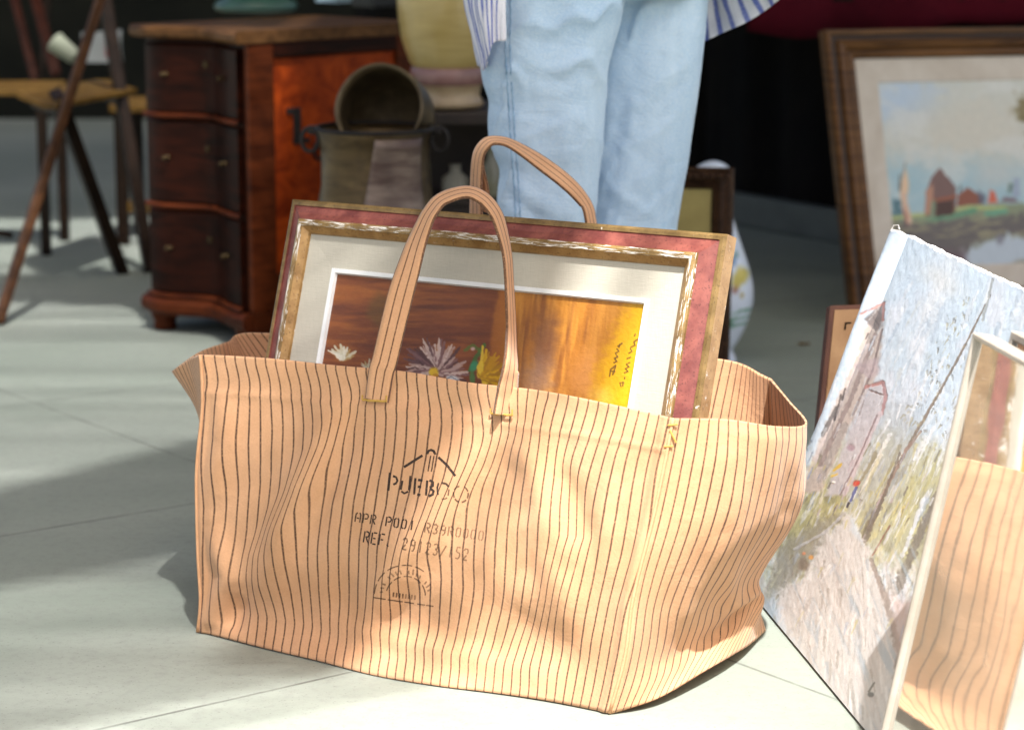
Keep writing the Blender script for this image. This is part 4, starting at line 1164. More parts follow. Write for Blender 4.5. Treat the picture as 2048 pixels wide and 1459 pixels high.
# bank, water
p.poly([(1785, 446), (1850, 448), (1930, 436), (1990, 436), (2100, 420), (2400, 410), (2400, 480), (1990, 470), (1930, 500), (1785, 520)], (92, 84, 84), .9, 8, 10)
p.streaks((150, 144, 112), .7, -10, 30, 6, 63, .5, .7, sstep(425, 440, p.y)*(1-sstep(470, 490, p.y)))
p.poly([(1920, 505), (1960, 488), (2000, 470), (2060, 474), (2400, 480), (2400, 545), (1990, 540), (1935, 530)], (176, 186, 198), .9, 8, 10)
p.blob(2000, 478, 10, 14, (110, 106, 116), .7); p.poly([(1860, 500), (1930, 500), (1940, 535), (1860, 545)], (92, 70, 80), .8, 8, 8)
p.poly([(1785, 560), (1960, 545), (2060, 520), (2400, 500), (2400, 640), (1785, 640)], (128, 116, 92), .9, 10, 10)
p.blob(2060, 220, 34, 40, (110, 96, 58), .85, 0, .6, .8); p.blob(2075, 270, 26, 50, (96, 90, 50), .8, 0, .6, .8)
MB().grid(AP, vc=p.out(1.45)).build('painted_panel', painted('varnished_oil', 0.5, 0.2, 80), hp, smooth=True)
m = MB(); m.box(HTL+hexx*HW/2+hdn*HH/2-hn*.032, hexx, hdn, hn, HW-.02, HH-.02, .006); m.build('backing_board', M_DKEDGE, hp)

# ================================================================== TABLE WITH DARK RED CLOTH
M_RED = pm('dark_red_cloth', (0.045, 0.003, 0.007), (0.075, 0.005, 0.011), 5, 0.95, bump=.3, bscale=40, spec=.1)
tb = thing('red_covered_table', (1.55, 6.85, 0), 'long stall table under a dark red cloth behind the harbour painting', 'table')
m_ = pm('dark_table_wood', (0.012, 0.008, 0.006), (0.018, 0.012, 0.009), 8, .9, spec=.1)
for x in (1.12, 2.75):
    for y in (6.62, 7.25):
        m = MB(); m.bar((x, y, 0), (x, y, .77), .045, .045); m.build('leg', m_, tb)
m = MB(); m.box((1.66, 7.20, .785), X3, Y3, Z3, 2.56, 1.54, .03, .004); m.build('tabletop', m_, tb)
xs = np.linspace(.62, 2.95, 160); rows = []
for k, (yy, zz) in enumerate([(7.90, .808), (6.9, .806), (6.46, .806), (6.43, .79), (6.425, .74), (6.42, None)]):
    r_ = []
    for x in xs:
        w = .014*math.sin(x*19)+.008*math.sin(x*41+1)
        if zz is None: z = .700+.020*math.sin(x*5.2+.6)+.006*math.sin(x*23)
        else: z = zz
        r_.append((x, yy-(w*(1 if k > 3 else .2)), z))
    rows.append(r_)
ob = MB().grid(np.array(rows)).build('tablecloth', M_RED, tb, smooth=True)
s_ = ob.modifiers.new('thick', 'SOLIDIFY'); s_.thickness = .004

# ================================================================== WHITE VASE AND SMALL DARK FRAME
vb = gnd(1420, 721)
zs = vb.y*1.0
prof = [(.0,.0),(.055,.0),(.060,.004),(.055,.018),(.052,.028),(.064,.048),(.082,.085),(.094,.125),(.097,.150),(.094,.185),(.082,.230),(.066,.275),(.052,.315),(.045,.345),(.042,.370),(.046,.395),(.044,.42),(.040,.440),(.026,.452),(.010,.458),(0,.459)]
pz = cubic(np.arange(len(prof)), np.array(prof), np.linspace(0, len(prof)-1, 110))
pz[:, 0] = np.maximum(pz[:, 0], 0)
an = np.linspace(0, 2*math.pi, 129)[:-1]
VP = np.stack([vb.x+pz[:, :1]*np.cos(an), vb.y+pz[:, :1]*np.sin(an), np.repeat(pz[:, 1:], 128, 1)], -1)
p = Painter(VP, (226, 236, 250))
for cx in (1478, 1380):
    p.blob(cx, 556, 15, 24, (206, 186, 62), .95, 20, .5, .5); p.blob(cx-8, 580, 10, 8, (150, 96, 84), .8); p.blob(cx+4, 545, 8, 9, (228, 210, 96), .8); p.blob(cx+6, 590, 6, 8, (176, 150, 60), .8)
    p.blob(cx-12, 520, 10, 14, (92, 128, 168), .8, 10); p.blob(cx-6, 508, 7, 7, (70, 120, 90), .7); p.blob(cx-20, 540, 7, 6, (128, 150, 90), .7)
for y in (628, 640, 655): p.stroke([(1330, y+10), (1400, y+6), (1440, y), (1470, y-4), (1510, y-12)], 6, (112, 164, 134), .8, .5, .6, int(y))
p.blob(1462, 650, 10, 8, (84, 140, 110), .8)
va = MB().grid(VP, vc=p.out(1.0), wrap=True)
vz = va.build('porcelain_vase', painted('glazed_porcelain', .2, .05, 40, .6), smooth=True, origin=(vb.x, vb.y, 0))
tag(vz, 'white porcelain vase painted with yellow and blue flowers, behind the flower painting', 'vase')
FY = 5.05
f0, f1 = at_y(1290, 332, FY+.03), at_y(1468, 338, FY)
fe = (f1-f0).normalized(); fe.z = 0; fe.normalize()
fd = (-Z3*math.cos(R(8))-Vector((-fe.y, fe.x, 0))*math.sin(R(8))).normalized()
fn = fd.cross(fe).normalized()
if fn.y > 0: fn = -fn
fw = (f1-f0).length; fh = f0.z/(-fd.z)-.002
df = thing('small_framed_picture', f0+fd*fh+fe*fw/2, 'small frame of dark carved wood around a yellow picture, behind the jeans', 'framed picture')
prof = [(0,-.02),(.0005,.008),(.006,.014),(.012,.012),(.016,.018),(.026,.014),(.034,.006),(.038,.010),(.044,.004),(.046,-.002)]
M_DF = wood('dark_carved_wood', (.018,.009,.005), (.065,.032,.016), (30,30,30), .5, .2)
frame_bm(f0, fe, fd, fn, fw, fh, prof, [0]*9, 10).build('frame', M_DF, df)
m = MB()
for k in range(11):
    q = f0+fe*(.012+k*(fw-.024)/10)+fd*.020+fn*.017
    m.lathe([(0,-.006),(.005,-.004),(.007,0),(.005,.004),(0,.006)], 10, Matrix.Translation(q))
bd = m.build('beading', M_DF, df, smooth=True)
bd['kind'] = 'stuff'
m = MB(); m.box(f0+fe*fw/2+fd*fh/2-fn*.004, fe, fd, fn, fw-.085, fh-.085, .004)
m.build('yellow_picture', pm('faded_yellow', (.26,.20,.055), (.36,.29,.09), 7, .6), df)
m = MB(); m.box(f0+fe*fw/2+fd*fh/2-fn*.018, fe, fd, fn, fw-.01, fh-.01, .004); m.build('backing_board', M_DKEDGE, df)

# ================================================================== CHEST OF DRAWERS
N0 = Vector((-.614, 5.57, 0)); Lx = Vector((-.67, .742, 0)).normalized(); Rx = Vector((.69, .724, 0)).normalized()
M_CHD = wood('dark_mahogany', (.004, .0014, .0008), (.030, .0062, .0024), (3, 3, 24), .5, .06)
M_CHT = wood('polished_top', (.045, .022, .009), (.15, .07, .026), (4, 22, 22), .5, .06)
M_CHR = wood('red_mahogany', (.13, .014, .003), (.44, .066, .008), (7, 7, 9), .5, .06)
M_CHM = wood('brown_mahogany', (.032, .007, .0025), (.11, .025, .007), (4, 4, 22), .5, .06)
M_BRASS = pm('old_brass', (.045, .028, .012), (.11, .075, .03), 40, .4, .8)
cw, cd_ = .405, .56
def serp(x): return .027*math.cos(2*math.pi*x/cw*1.0+.5)-.006*math.cos(4*math.pi*x/cw)-.004
def cpt(x, y, z): return N0+Lx*x+Rx*y+Z3*z
ch = thing('chest_of_drawers', N0+Lx*.2+Rx*.28, 'old mahogany chest with a wavy drawer front standing behind the tote bag', 'chest of drawers')
def serp_slab(x0, x1, z0, z1, y0, y1, proud, nseg=36, bev=.004):
    """slab whose front follows the serpentine"""
    m = MB(); xs = np.linspace(x0, x1, nseg); rows = []
    for (z, o) in ((z0, bev), (z0+bev, 0), (z1-bev, 0), (z1, bev)):
        rows.append([tuple(cpt(x, y0-proud-serp(x)+o, z)) for x in xs])
    rows.append([tuple(cpt(x, y1, z1)) for x in xs]); rows.insert(0, [tuple(cpt(x, y1, z0)) for x in xs])
    m.grid(np.array(rows))
    for k in (0, -1):
        m.add([r_[k] for r_ in rows], [tuple(range(6)) if k == 0 else tuple(reversed(range(6)))])
    return m
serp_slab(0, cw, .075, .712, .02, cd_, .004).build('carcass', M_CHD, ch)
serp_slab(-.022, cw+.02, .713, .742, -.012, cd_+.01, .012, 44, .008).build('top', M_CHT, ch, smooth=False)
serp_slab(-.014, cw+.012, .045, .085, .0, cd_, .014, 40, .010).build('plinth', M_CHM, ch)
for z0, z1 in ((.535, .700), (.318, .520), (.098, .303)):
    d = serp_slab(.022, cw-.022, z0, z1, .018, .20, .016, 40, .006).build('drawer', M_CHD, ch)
    m = MB(); m.grid(np.array([[tuple(cpt(x, .018-serp(x)-.016-r_*math.cos(a), z0-.006+r_*math.sin(a))) for x in np.linspace(.012, cw-.012, 30)] for a, r_ in ((-1.5, .007), (-.7, .008), (0, .009), (.7, .008), (1.5, .007))]))
    m.build('moulding', M_CHM, d, smooth=True)
    zc = (z0+z1)/2
    for x in (.10, .30):
        m = MB(); q = cpt(x, .018-serp(x)-.017, zc+.01)
        m.lathe([(0,0),(.006,0),(.006,.002),(.0025,.004),(.0025,.007),(.0055,.010),(.006,.013),(.004,.016),(0,.017)], 14, Matrix.Translation(q) @ (-Rx).to_track_quat('Z', 'Y').to_matrix().to_4x4())
        m.build('knob', M_BRASS, d, smooth=True)
    m = MB(); x = .20; q = cpt(x, .018-serp(x)-.017, zc+.035)
    m.lathe([(0,0),(.008,0),(.008,.002),(.003,.003),(0,.003)], 12, Matrix.Translation(q) @ (-Rx).to_track_quat('Z', 'Y').to_matrix().to_4x4())
    m.build('keyhole_plate', M_BRASS, d)
# the side we face: frame, red panel, dark shapes built for a shading mark on it
for nm, (y0, y1, z0, z1), mt in (('stile', (.0, .075, .085, .712), M_CHM), ('stile', (.47, .555, .085, .712), M_CHM), ('rail', (.076, .469, .677, .712), M_CHD), ('rail', (.076, .469, .085, .17), M_CHM)):
    m = MB(); a, b = cpt(-.009, y0, z0), cpt(-.009, y1, z1)
    m.box((a+b)/2, Rx, Z3, Lx, y1-y0, z1-z0, .018, .003); m.build(nm, mt, ch)
m = MB(); a, b = cpt(-.003, .076, .171), cpt(-.003, .469, .676)
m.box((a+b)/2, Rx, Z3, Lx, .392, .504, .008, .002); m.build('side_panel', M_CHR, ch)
M_IRON = pm('black_iron', (.012, .010, .009), (.03, .022, .018), 30, .6, .4)
lp = MB()
q = cpt(-.010, .150, .515)
lp.box(q, Rx, Z3, Lx, .022, .085, .006, .002); lp.box(q+Z3*.036+Rx*-.014, Rx, Z3, Lx, .035, .014, .006, .002); lp.box(q-Z3*.036+Rx*.012, Rx, Z3, Lx, .050, .012, .006, .002)
lp.build('shading_mark', M_IRON, ch)
m = MB(); m.tube([cpt(-.012, .215+.014*math.cos(a), .452+.020*math.sin(a)) for a in np.linspace(0, 6.28, 20)[:-1]], .004, 8, closed=True); m.build('shading_mark_ring', M_IRON, ch, smooth=True)  # lower part of the same shading mark
for x, y in ((.03, .03), (cw-.035, .03), (.03, cd_-.05), (cw-.035, cd_-.05)):
    m = MB(); q = cpt(x, y-(serp(x)*.8 if y < .1 else 0), 0)
    m.lathe([(0,0),(.026,0),(.030,.008),(.026,.02),(.034,.035),(.038,.05)], 16, Matrix.Translation(q)); m.build('foot', M_CHM, ch, smooth=True)
# bracket apron
m = MB(); ys = np.linspace(.0, .54, 30)
rows = [[tuple(cpt(-.013, y, .086)) for y in ys], [tuple(cpt(-.013, y, .086-.030-.042*abs(math.cos(math.pi*y/.54))**3)) for y in ys]]
m.grid(np.array(rows)); ob = m.build('apron', M_CHM, ch); s_ = ob.modifiers.new('t', 'SOLIDIFY'); s_.thickness = .014
# on the chest
bq = at_h(512, 22, .744)
m = MB(); m.lathe([(0,0),(.098,0),(.108,.004),(.112,.012),(.106,.024),(.085,.034),(.075,.05),(.09,.075),(.125,.11),(.15,.15),(.145,.152),(.118,.112),(.08,.08),(.0,.07)], 48, Matrix.Translation(bq))
tag(m.build('green_bowl', pm('green_enamel', (.035,.095,.070), (.06,.14,.10), 10, .35, coat=.3), smooth=True, origin=bq), 'green footed bowl standing on the chest of drawers', 'bowl')
pq = at_h(668, 6, .744)
m = MB(); m.box(pq+Rx*.03+Z3*.006, Rx, Lx, Z3, .12, .10, .008, .001); m.box(pq+Rx*.03+Z3*.014, Rx, Lx, Z3, .115, .095, .006, .001)
tag(m.build('pale_booklet', pm('pale_blue_paper', (.22,.32,.38), (.3,.4,.45), 8, .8)), 'pale blue booklet lying behind the green bowl', 'booklet')
bx = at_h(760, 16, .744)
m = MB(); m.box(bx+Rx*.05+Lx*.05+Z3*.035, Rx, Lx, Z3, .15, .10, .068, .006); m.box(bx+Rx*.05+Lx*.05+Z3*.074, Rx, Lx, Z3, .14, .09, .010, .003)
tag(m.build('black_case', pm('black_leather', (.012,.012,.011), (.02,.02,.018), 30, .5, bump=.2)), 'small black case at the right end of the chest top', 'case')

# ================================================================== LOW STAND, BUCKET, JUG
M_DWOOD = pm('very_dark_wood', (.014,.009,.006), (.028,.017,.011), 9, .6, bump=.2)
def stool(name, cx, cy, h, w, d, label, cat='stool'):
    th = thing(name, (cx, cy, 0), label, cat)
    m = MB(); m.box((cx, cy, h-.014), X3, Y3, Z3, w, d, .026, .004); m.build('top', M_DWOOD, th)
    for sx in (-1, 1):
        for sy in (-1, 1):
            m = MB(); m.lathe([(.013,0),(.016,.03),(.012,.06),(.019,.12),(.021,h*.5),(.014,h*.6),(.02,h*.7),(.022,h-.028)], 14, Matrix.Translation((cx+sx*(w/2-.03), cy+sy*(d/2-.03), 0))); m.build('leg', M_DWOOD, th, smooth=True)
    for sy in (-1, 1):
        m = MB(); m.box((cx, cy+sy*(d/2-.03), h*.28), X3, Y3, Z3, w-.09, .018, .022, .003); m.build('stretcher', M_DWOOD, th)
    return th
bkY = 4.95
rimc = at_y(750, 253, bkY)
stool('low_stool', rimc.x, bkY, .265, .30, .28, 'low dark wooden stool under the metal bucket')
bh = rimc.z-.265
t = NT('aged_tin')
v = t.coords('Object')
n1 = t.noise(t.coords('Object', (10, 10, 34)), 1.0, 5, .6, .6); n2 = t.noise(v, 26, 4)
c_ = t.mix(t.ramp(n1, [(.35, 0.0), (.65, 1.0)]), (.060, .037, .015), (.14, .092, .040))
c_ = t.mix(t.math('MULTIPLY', t.ramp(n2, [(.5, 0.0), (.7, 1.0)]), .6), c_, (.045, .028, .018))
t.link(c_, t.b.inputs['Base Color']); t.b.inputs['Metallic'].default_value = .55; t.b.inputs['Roughness'].default_value = .38
M_TIN = t.m
M_TIN_REFL = pm('tin_reflection', (.12,.075,.06), (.27,.20,.155), 7, .42, .4, stretch=(1,1,5), lo=.4, hi=.6)  # reflection put into the colour of the pale sheet on the bucket
bu = thing('metal_bucket', (rimc.x, bkY, .266), 'dark metal bucket with two ring handles holding an upturned copper pot', 'bucket')
r0 = .122
m = MB(); prof = [(0,.002),(.125,.002),(.136,.012),(.134,.06),(.122,.14),(.113,bh*.62),(.111,bh*.8),(.114,bh*.93),(r0,bh-.006),(r0-.002,bh-.002),(.109,bh*.92),(.106,bh*.7),(.12,.08),(.118,.014),(0,.010)]
m.lathe(prof, 56, Matrix.Translation((rimc.x, bkY, .266)), wob=.008); m.build('bucket_wall', M_TIN, bu, smooth=True)
m = MB(); m.tube([(rimc.x+r0*math.cos(a), bkY+r0*math.sin(a), rimc.z-.003) for a in np.linspace(0, 2*math.pi, 49)[:-1]], .0045, 8, closed=True); m.build('rim', M_IRON, bu, smooth=True)
for sx in (-1, 1):
    m = MB(); m.tube([(rimc.x+sx*(r0+.010)+.017*math.cos(a), bkY-.012, rimc.z-.026+.024*math.sin(a)) for a in np.linspace(0, 6.28, 22)[:-1]], .0048, 8, closed=True); m.build('ring_handle', M_IRON, bu, smooth=True)
    m = MB(); m.box((rimc.x+sx*(r0+.002), bkY-.010, rimc.z-.006), X3, Y3, Z3, .026, .020, .018, .004); m.build('handle_lug', M_IRON, bu)
# paler sheet standing for the bright reflection on the bucket's metal
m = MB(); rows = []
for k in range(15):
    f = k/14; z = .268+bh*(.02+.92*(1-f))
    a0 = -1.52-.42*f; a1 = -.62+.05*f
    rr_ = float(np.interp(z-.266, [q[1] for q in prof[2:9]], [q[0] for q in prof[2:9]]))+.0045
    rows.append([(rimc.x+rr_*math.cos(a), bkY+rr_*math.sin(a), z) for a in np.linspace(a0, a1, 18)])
m.grid(np.array(rows)); ob = m.build('reflection_sheet', M_TIN_REFL, bu, smooth=True); s_ = ob.modifiers.new('t', 'SOLIDIFY'); s_.thickness = .0015
# copper pot lying tilted in the bucket with its mouth towards us
pc = at_y(758, 216, 4.97); ax = Vector((-.20, -.86, .30)).normalized()
Mx = Matrix.Translation(pc-ax*.06) @ ax.to_track_quat('Z', 'Y').to_matrix().to_4x4()
m = MB(); m.lathe([(0,-.115),(.05,-.11),(.082,-.08),(.096,-.03),(.097,.02),(.092,.05),(.094,.064),(.090,.066),(.084,.05),(.088,.02),(.086,-.03),(.07,-.075),(0,-.10)], 48, Mx, wob=.006)
t = NT('tarnished_copper'); v = t.coords('Object')
t.link(t.mix(t.ramp(t.noise(v, 18, 5), [(.35, 0.), (.65, 1.)]), (.06, .042, .02), (.16, .115, .06)), t.b.inputs['Base Color']); t.b.inputs['Metallic'].default_value = .5; t.b.inputs['Roughness'].default_value = .45
cp = m.build('copper_pot', t.m, smooth=True); tag(cp, 'tarnished round pot lying with its dark mouth open in the metal bucket', 'pot')

# ================================================================== BIG CERAMIC JAR ON A SIDE TABLE
jY = 5.45
jb = at_y(893, 205, jY)
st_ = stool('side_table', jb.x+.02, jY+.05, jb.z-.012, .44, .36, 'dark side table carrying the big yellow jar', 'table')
jz = jb.z-.010
def jm(prof, name, mat):
    m = MB(); m.lathe(prof, 64, Matrix.Translation((jb.x+.004, jY, jz)), wob=.003); return m.build(name, mat, jar, smooth=True)
jar = thing('ceramic_jar', (jb.x+.004, jY, jz), 'big yellow ochre ceramic jar with a mauve band near its foot', 'jar')
t = NT('ochre_glaze'); v = t.coords('Object', (1, 1, 9))
n_ = t.noise(v, 5, 5, .6, .5)
t.link(t.mix(t.ramp(n_, [(.3, 0.), (.7, 1.)]), (.38, .275, .085), (.54, .41, .16)), t.b.inputs['Base Color']); t.b.inputs['Roughness'].default_value = .35; t.b.inputs['Coat Weight'].default_value = .3
t.link(t.bump(t.noise(t.coords('Object', (1, 1, 60)), 3, 3), .12, .003), t.b.inputs['Normal'])
jm([(.078,.090),(.088,.105),(.104,.15),(.112,.20),(.116,.26),(.112,.34),(.098,.41),(.074,.45),(.060,.47),(.066,.50),(.060,.50),(.054,.47),(.0,.46)], 'jar_body', t.m)
jm([(.0785,.052),(.084,.056),(.085,.086),(.079,.091)], 'mauve_band', pm('mauve_glaze', (.20,.10,.085), (.30,.16,.14), 20, .4, coat=.3))
jm([(0,.0),(.074,.0),(.080,.006),(.076,.018),(.070,.028),(.074,.045),(.079,.0525)], 'jar_foot', pm('buff_glaze', (.32,.225,.12), (.42,.31,.18), 14, .4, coat=.3))
# bottles and jars stored under the side table
M_BOT = [pm('smoky_glass', (.16,.16,.10), (.24,.23,.15), 9, .25, coat=.4), pm('grey_stoneware', (.18,.17,.13), (.25,.24,.19), 12, .5), pm('olive_glass', (.10,.10,.055), (.16,.16,.09), 9, .25, coat=.4)]
cr = MB(); cz = .365
m = MB(); m.box((jb.x+.02, jY+.05+.165, (jb.z-.04)/2), X3, Y3, Z3, .52, .012, jb.z-.045, .003); m.build('shade_panel', M_DWOOD, st_)  # dark panel added in place of the black shade behind the legs
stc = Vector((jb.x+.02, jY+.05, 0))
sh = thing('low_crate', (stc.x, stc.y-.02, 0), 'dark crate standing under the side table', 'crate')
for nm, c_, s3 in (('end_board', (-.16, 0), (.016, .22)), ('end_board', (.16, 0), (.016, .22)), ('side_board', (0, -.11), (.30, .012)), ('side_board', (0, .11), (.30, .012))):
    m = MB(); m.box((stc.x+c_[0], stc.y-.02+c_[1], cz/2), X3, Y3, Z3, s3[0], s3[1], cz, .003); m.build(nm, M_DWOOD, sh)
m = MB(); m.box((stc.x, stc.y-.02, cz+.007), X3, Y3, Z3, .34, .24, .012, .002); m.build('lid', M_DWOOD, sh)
LB_ = ['slim olive bottle under the side table, left of the far handle', 'squat grey stoneware pot under the side table', 'tall smoky bottle under the side table, next to the jeans']
for k, (dx, sc_, hh_) in enumerate(((-.075, .020, .13), (.0, .030, .075), (.082, .026, .115))):
    m = MB(); m.lathe([(0,0),(sc_,0),(sc_*1.05,.01),(sc_,hh_*.6),(sc_*.45,hh_*.78),(sc_*.4,hh_*.97),(sc_*.5,hh_),(0,hh_)], 20, Matrix.Translation((stc.x+dx, stc.y-.09, cz+.0135)))
    tag(m.build(['bottle', 'stoneware_pot', 'bottle'][k], M_BOT[(2, 1, 0)[k]], smooth=True), LB_[k], ['bottle', 'pot', 'bottle'][k])
# ================================================================== FOLDING CHAIRS AT THE LEFT
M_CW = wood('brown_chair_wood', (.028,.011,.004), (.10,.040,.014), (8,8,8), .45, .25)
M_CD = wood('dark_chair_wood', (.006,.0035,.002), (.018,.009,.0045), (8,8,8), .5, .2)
M_CS = wood('ochre_seat_slats', (.07,.036,.008), (.14,.078,.018), (14,14,14), .5, .2)
c1 = thing('folding_chair', (-1.22, 6.35, 0), 'wooden folding chair with slatted ochre seat and brown crossed legs at the left', 'folding chair')
def leg(px0, py0, px1, py1, y1, w, t_, mat, nm='leg', par=c1, ext=.0):
    a = gnd(px0, py0); b = at_y(px1, py1, y1); d = (b-a).normalized()
    m = MB(); m.bar(a+Z3*.004, b+d*ext, w, t_, up=Vector((.3, -.95, .1)).normalized(), bev=.005); return m.build(nm, mat, par)
leg(-4, 650, 200, 0, 6.35, .026, .036, M_CW, 'front_post', ext=.12)
leg(243, 545, 128, 225, 6.55, .034, .072, M_CD, 'cross_leg', ext=.06)
leg(300, 545, 205, -30, 6.95, .034, .052, M_CD, 'rear_post', ext=.10)
# seat
zs_ = .505
sA, sB, sC, sD = at_h(100, 206, zs_), at_h(256, 176, zs_), at_h(240, 126, zs_), at_h(0, 166, zs_)
sdir = (sB-sA).normalized(); 
sA0 = sA; sw = (sB-sA).length
ldir = (sD-sA).normalized()
q_ = Vector((-sdir.y, sdir.x, 0))
pan = MB()
for k in range(6):
    a = sA+ldir*(k*.066); 
    m = MB(); m.box(a+sdir*(sw*.5)-Z3*.008, sdir, Vector((-sdir.y, sdir.x, 0)), Z3, sw*1.02, .052, .016, .003)
    m.build('seat_slat', M_CS, c1)
for s_0 in (.12, .88):
    m = MB(); m.bar(sA+sdir*(sw*s_0)-Z3*.03, sA+ldir*.36+sdir*(sw*s_0)-Z3*.03, .024, .03); m.build('seat_rail', M_CD, c1)
m = MB(); a, b = at_y(-60, 455, 6.25), at_y(22, 470, 6.2); m.tube([a, b], .009, 10); m.build('rung', M_CD, c1)
# second chair, only its back posts and seat frame show
c2 = thing('folding_chair', (-1.45, 7.9, 0), 'dark reddish folding chair behind the ochre seated one', 'folding chair')
M_RW = wood('reddish_chair_wood', (.03,.005,.002), (.085,.016,.006), (8,8,8), .45, .25)
def post(p0, p1, y0, y1, w, mat, nm, par):
    a, b = at_y(*p0, y0), at_y(*p1, y1); m = MB(); m.bar(a, b, w, w*.8, up=Vector((.2, -1, .1)).normalized()); return m.build(nm, mat, par)
post((56, -60), (112, 150), 7.9, 7.7, .034, M_RW, 'back_post', c2)
post((14, -60), (72, 165), 8.1, 7.9, .028, M_RW, 'back_post', c2)
post((100, -50), (80, 160), 8.1, 7.9, .024, M_CD, 'cross_leg', c2)
a = at_h(60, 168, .50); m = MB(); m.box(a+Vector((-.12, .1, -.02)), X3, Y3, Z3, .36, .34, .02, .004); m.build('seat', M_CS, c2)
for dx, dy in ((-.28, .25), (.04, .25), (-.28, -.05), (.04, -.05)):
    m = MB(); m.bar((a.x+dx, a.y+dy, 0), (a.x+dx, a.y+dy, a.z-.03), .028, .028); m.build('leg', M_CD, c2)
# small stool frame showing between the cross leg and the chest
s2 = thing('wooden_stool', (-1.0, 7.3, 0), 'small wooden stool frame between the folding chair and the chest', 'stool')
sy = 7.3
def px_bar(p0, p1, w, mat, nm):
    m = MB(); m.bar(at_y(*p0, sy), at_y(*p1, sy), .03, w, bev=.004); return m.build(nm, mat, s2)
m = MB(); g0 = at_y(240, 224, sy); m.bar(Vector((g0.x, sy, 0)), g0, .036, .036); m.build('leg', M_CD, s2)
m = MB(); m.bar(Vector((g0.x+.30, sy, 0)), Vector((g0.x+.30, sy, g0.z)), .036, .036); m.build('leg', M_CD, s2)
m = MB(); m.bar(Vector((g0.x+.01, sy+.25, 0)), Vector((g0.x+.01, sy+.25, g0.z)), .036, .036); m.build('leg', M_CD, s2)
m = MB(); m.bar(Vector((g0.x+.30, sy+.25, 0)), Vector((g0.x+.30, sy+.25, g0.z)), .036, .036); m.build('leg', M_CD, s2)
m = MB(); m.box((g0.x+.15, sy+.125, g0.z+.012), X3, Y3, Z3, .36, .31, .026, .006); m.build('seat', M_CS, s2)
px_bar((244, 412), (300, 416), .034, M_CS, 'rung')
# paper bag and cup on the seat
pb = at_h(205, 124, .508)
m = MB(); w_, d_, h_ = .125, .07, .10
rows = []
for k, z in enumerate(np.linspace(0, h_, 6)):
    s_1 = 1-.05*math.sin(z*40)
    rows.append([(pb.x+w_/2*s_1*a, pb.y+d_/2*(b*(1-z/h_*.55)), pb.z+z+(.006*math.sin(a*7) if k == 5 else 0)) for a, b in ((-1,-1),(-.3,-1.05),(.3,-.95),(1,-1),(1.03,0),(1,1),(.3,1),(-.3,1.04),(-1,1),(-1.02,0))])
m.grid(np.array(rows), wrap=True)
bg = m.build('paper_bag', pm('white_paper', (.40,.43,.41), (.48,.50,.48), 10, .8, bump=.2, bscale=30), origin=pb); tag(bg, 'white paper bag with a red printed letter on the ochre chair seat', 'paper bag')
m = MB()
q = pb+Vector((.022, -d_/2-.003, .018))
for a, b in (((0,0),(0,.055)),((.004,.055),(.026,.050)),((.026,.046),(.026,.032)),((.004,.028),(.026,.028)),((.010,.026),(.028,0))):
    m.bar(q+Vector((a[0], 0, a[1])), q+Vector((b[0], 0, b[1])), .004, .009, bev=0)
m.build('red_letter', pm('red_print', (.42,.05,.05), (.5,.07,.06), 10, .7), bg)
cu_ = at_h(128, 128, .53)
ax = Vector((-.75, .2, .55)).normalized()
m = MB(); m.lathe([(0,0),(.024,0),(.032,.075),(.034,.078),(.033,.082),(.03,.078),(.022,.004)], 28, Matrix.Translation(cu_+Vector((.035, 0, .02))) @ ax.to_track_quat('Z', 'Y').to_matrix().to_4x4())
tag(m.build('paper_cup', pm('cream_paper', (.26,.29,.21), (.34,.36,.27), 10, .8), smooth=True), 'pale paper cup tipped over on the chair seat beside the paper bag', 'cup')

# ================================================================== THE PERSON BEHIND THE BAG
PYY = 4.00
M_SKIN = pm('skin', (.52,.30,.21), (.58,.35,.25), 20, .5)
t = NT('washed_denim')
oc = t.coords('Object')
tw = t.noise(t.coords('Object', (300, 300, 520), (0, R(35), 0)), 1.0, 2, .6)
big = t.noise(t.coords('Object', (7, 7, 3)), 1.0, 4, .6, .6)
mid = t.noise(t.coords('Object', (26, 26, 12)), 1.0, 4, .65)
c_ = t.mix(t.ramp(big, [(.32, 0.), (.68, 1.)]), (.36, .54, .72), (.52, .69, .84))
c_ = t.mix(t.math('MULTIPLY', t.ramp(mid, [(.5, 0.), (.75, 1.)]), .35), c_, (.23, .40, .60))
c_ = t.mix(t.math('MULTIPLY', t.ramp(tw, [(.35, 0.), (.65, 1.)]), .46), c_, (.70, .78, .85))
t.link(c_, t.b.inputs['Base Color']); t.b.inputs['Roughness'].default_value = .92; t.b.inputs['Specular IOR Level'].default_value = .15; t.b.inputs['Sheen Weight'].default_value = .2
b1 = t.bump(t.noise(t.coords('Object', (5, 5, 11), (0, R(25), 0)), 1.6, 4, .55, 1.0), .28, .022)
t.link(t.bump(tw, .35, .0012, b1), t.b.inputs['Normal'])
M_DEN = t.m
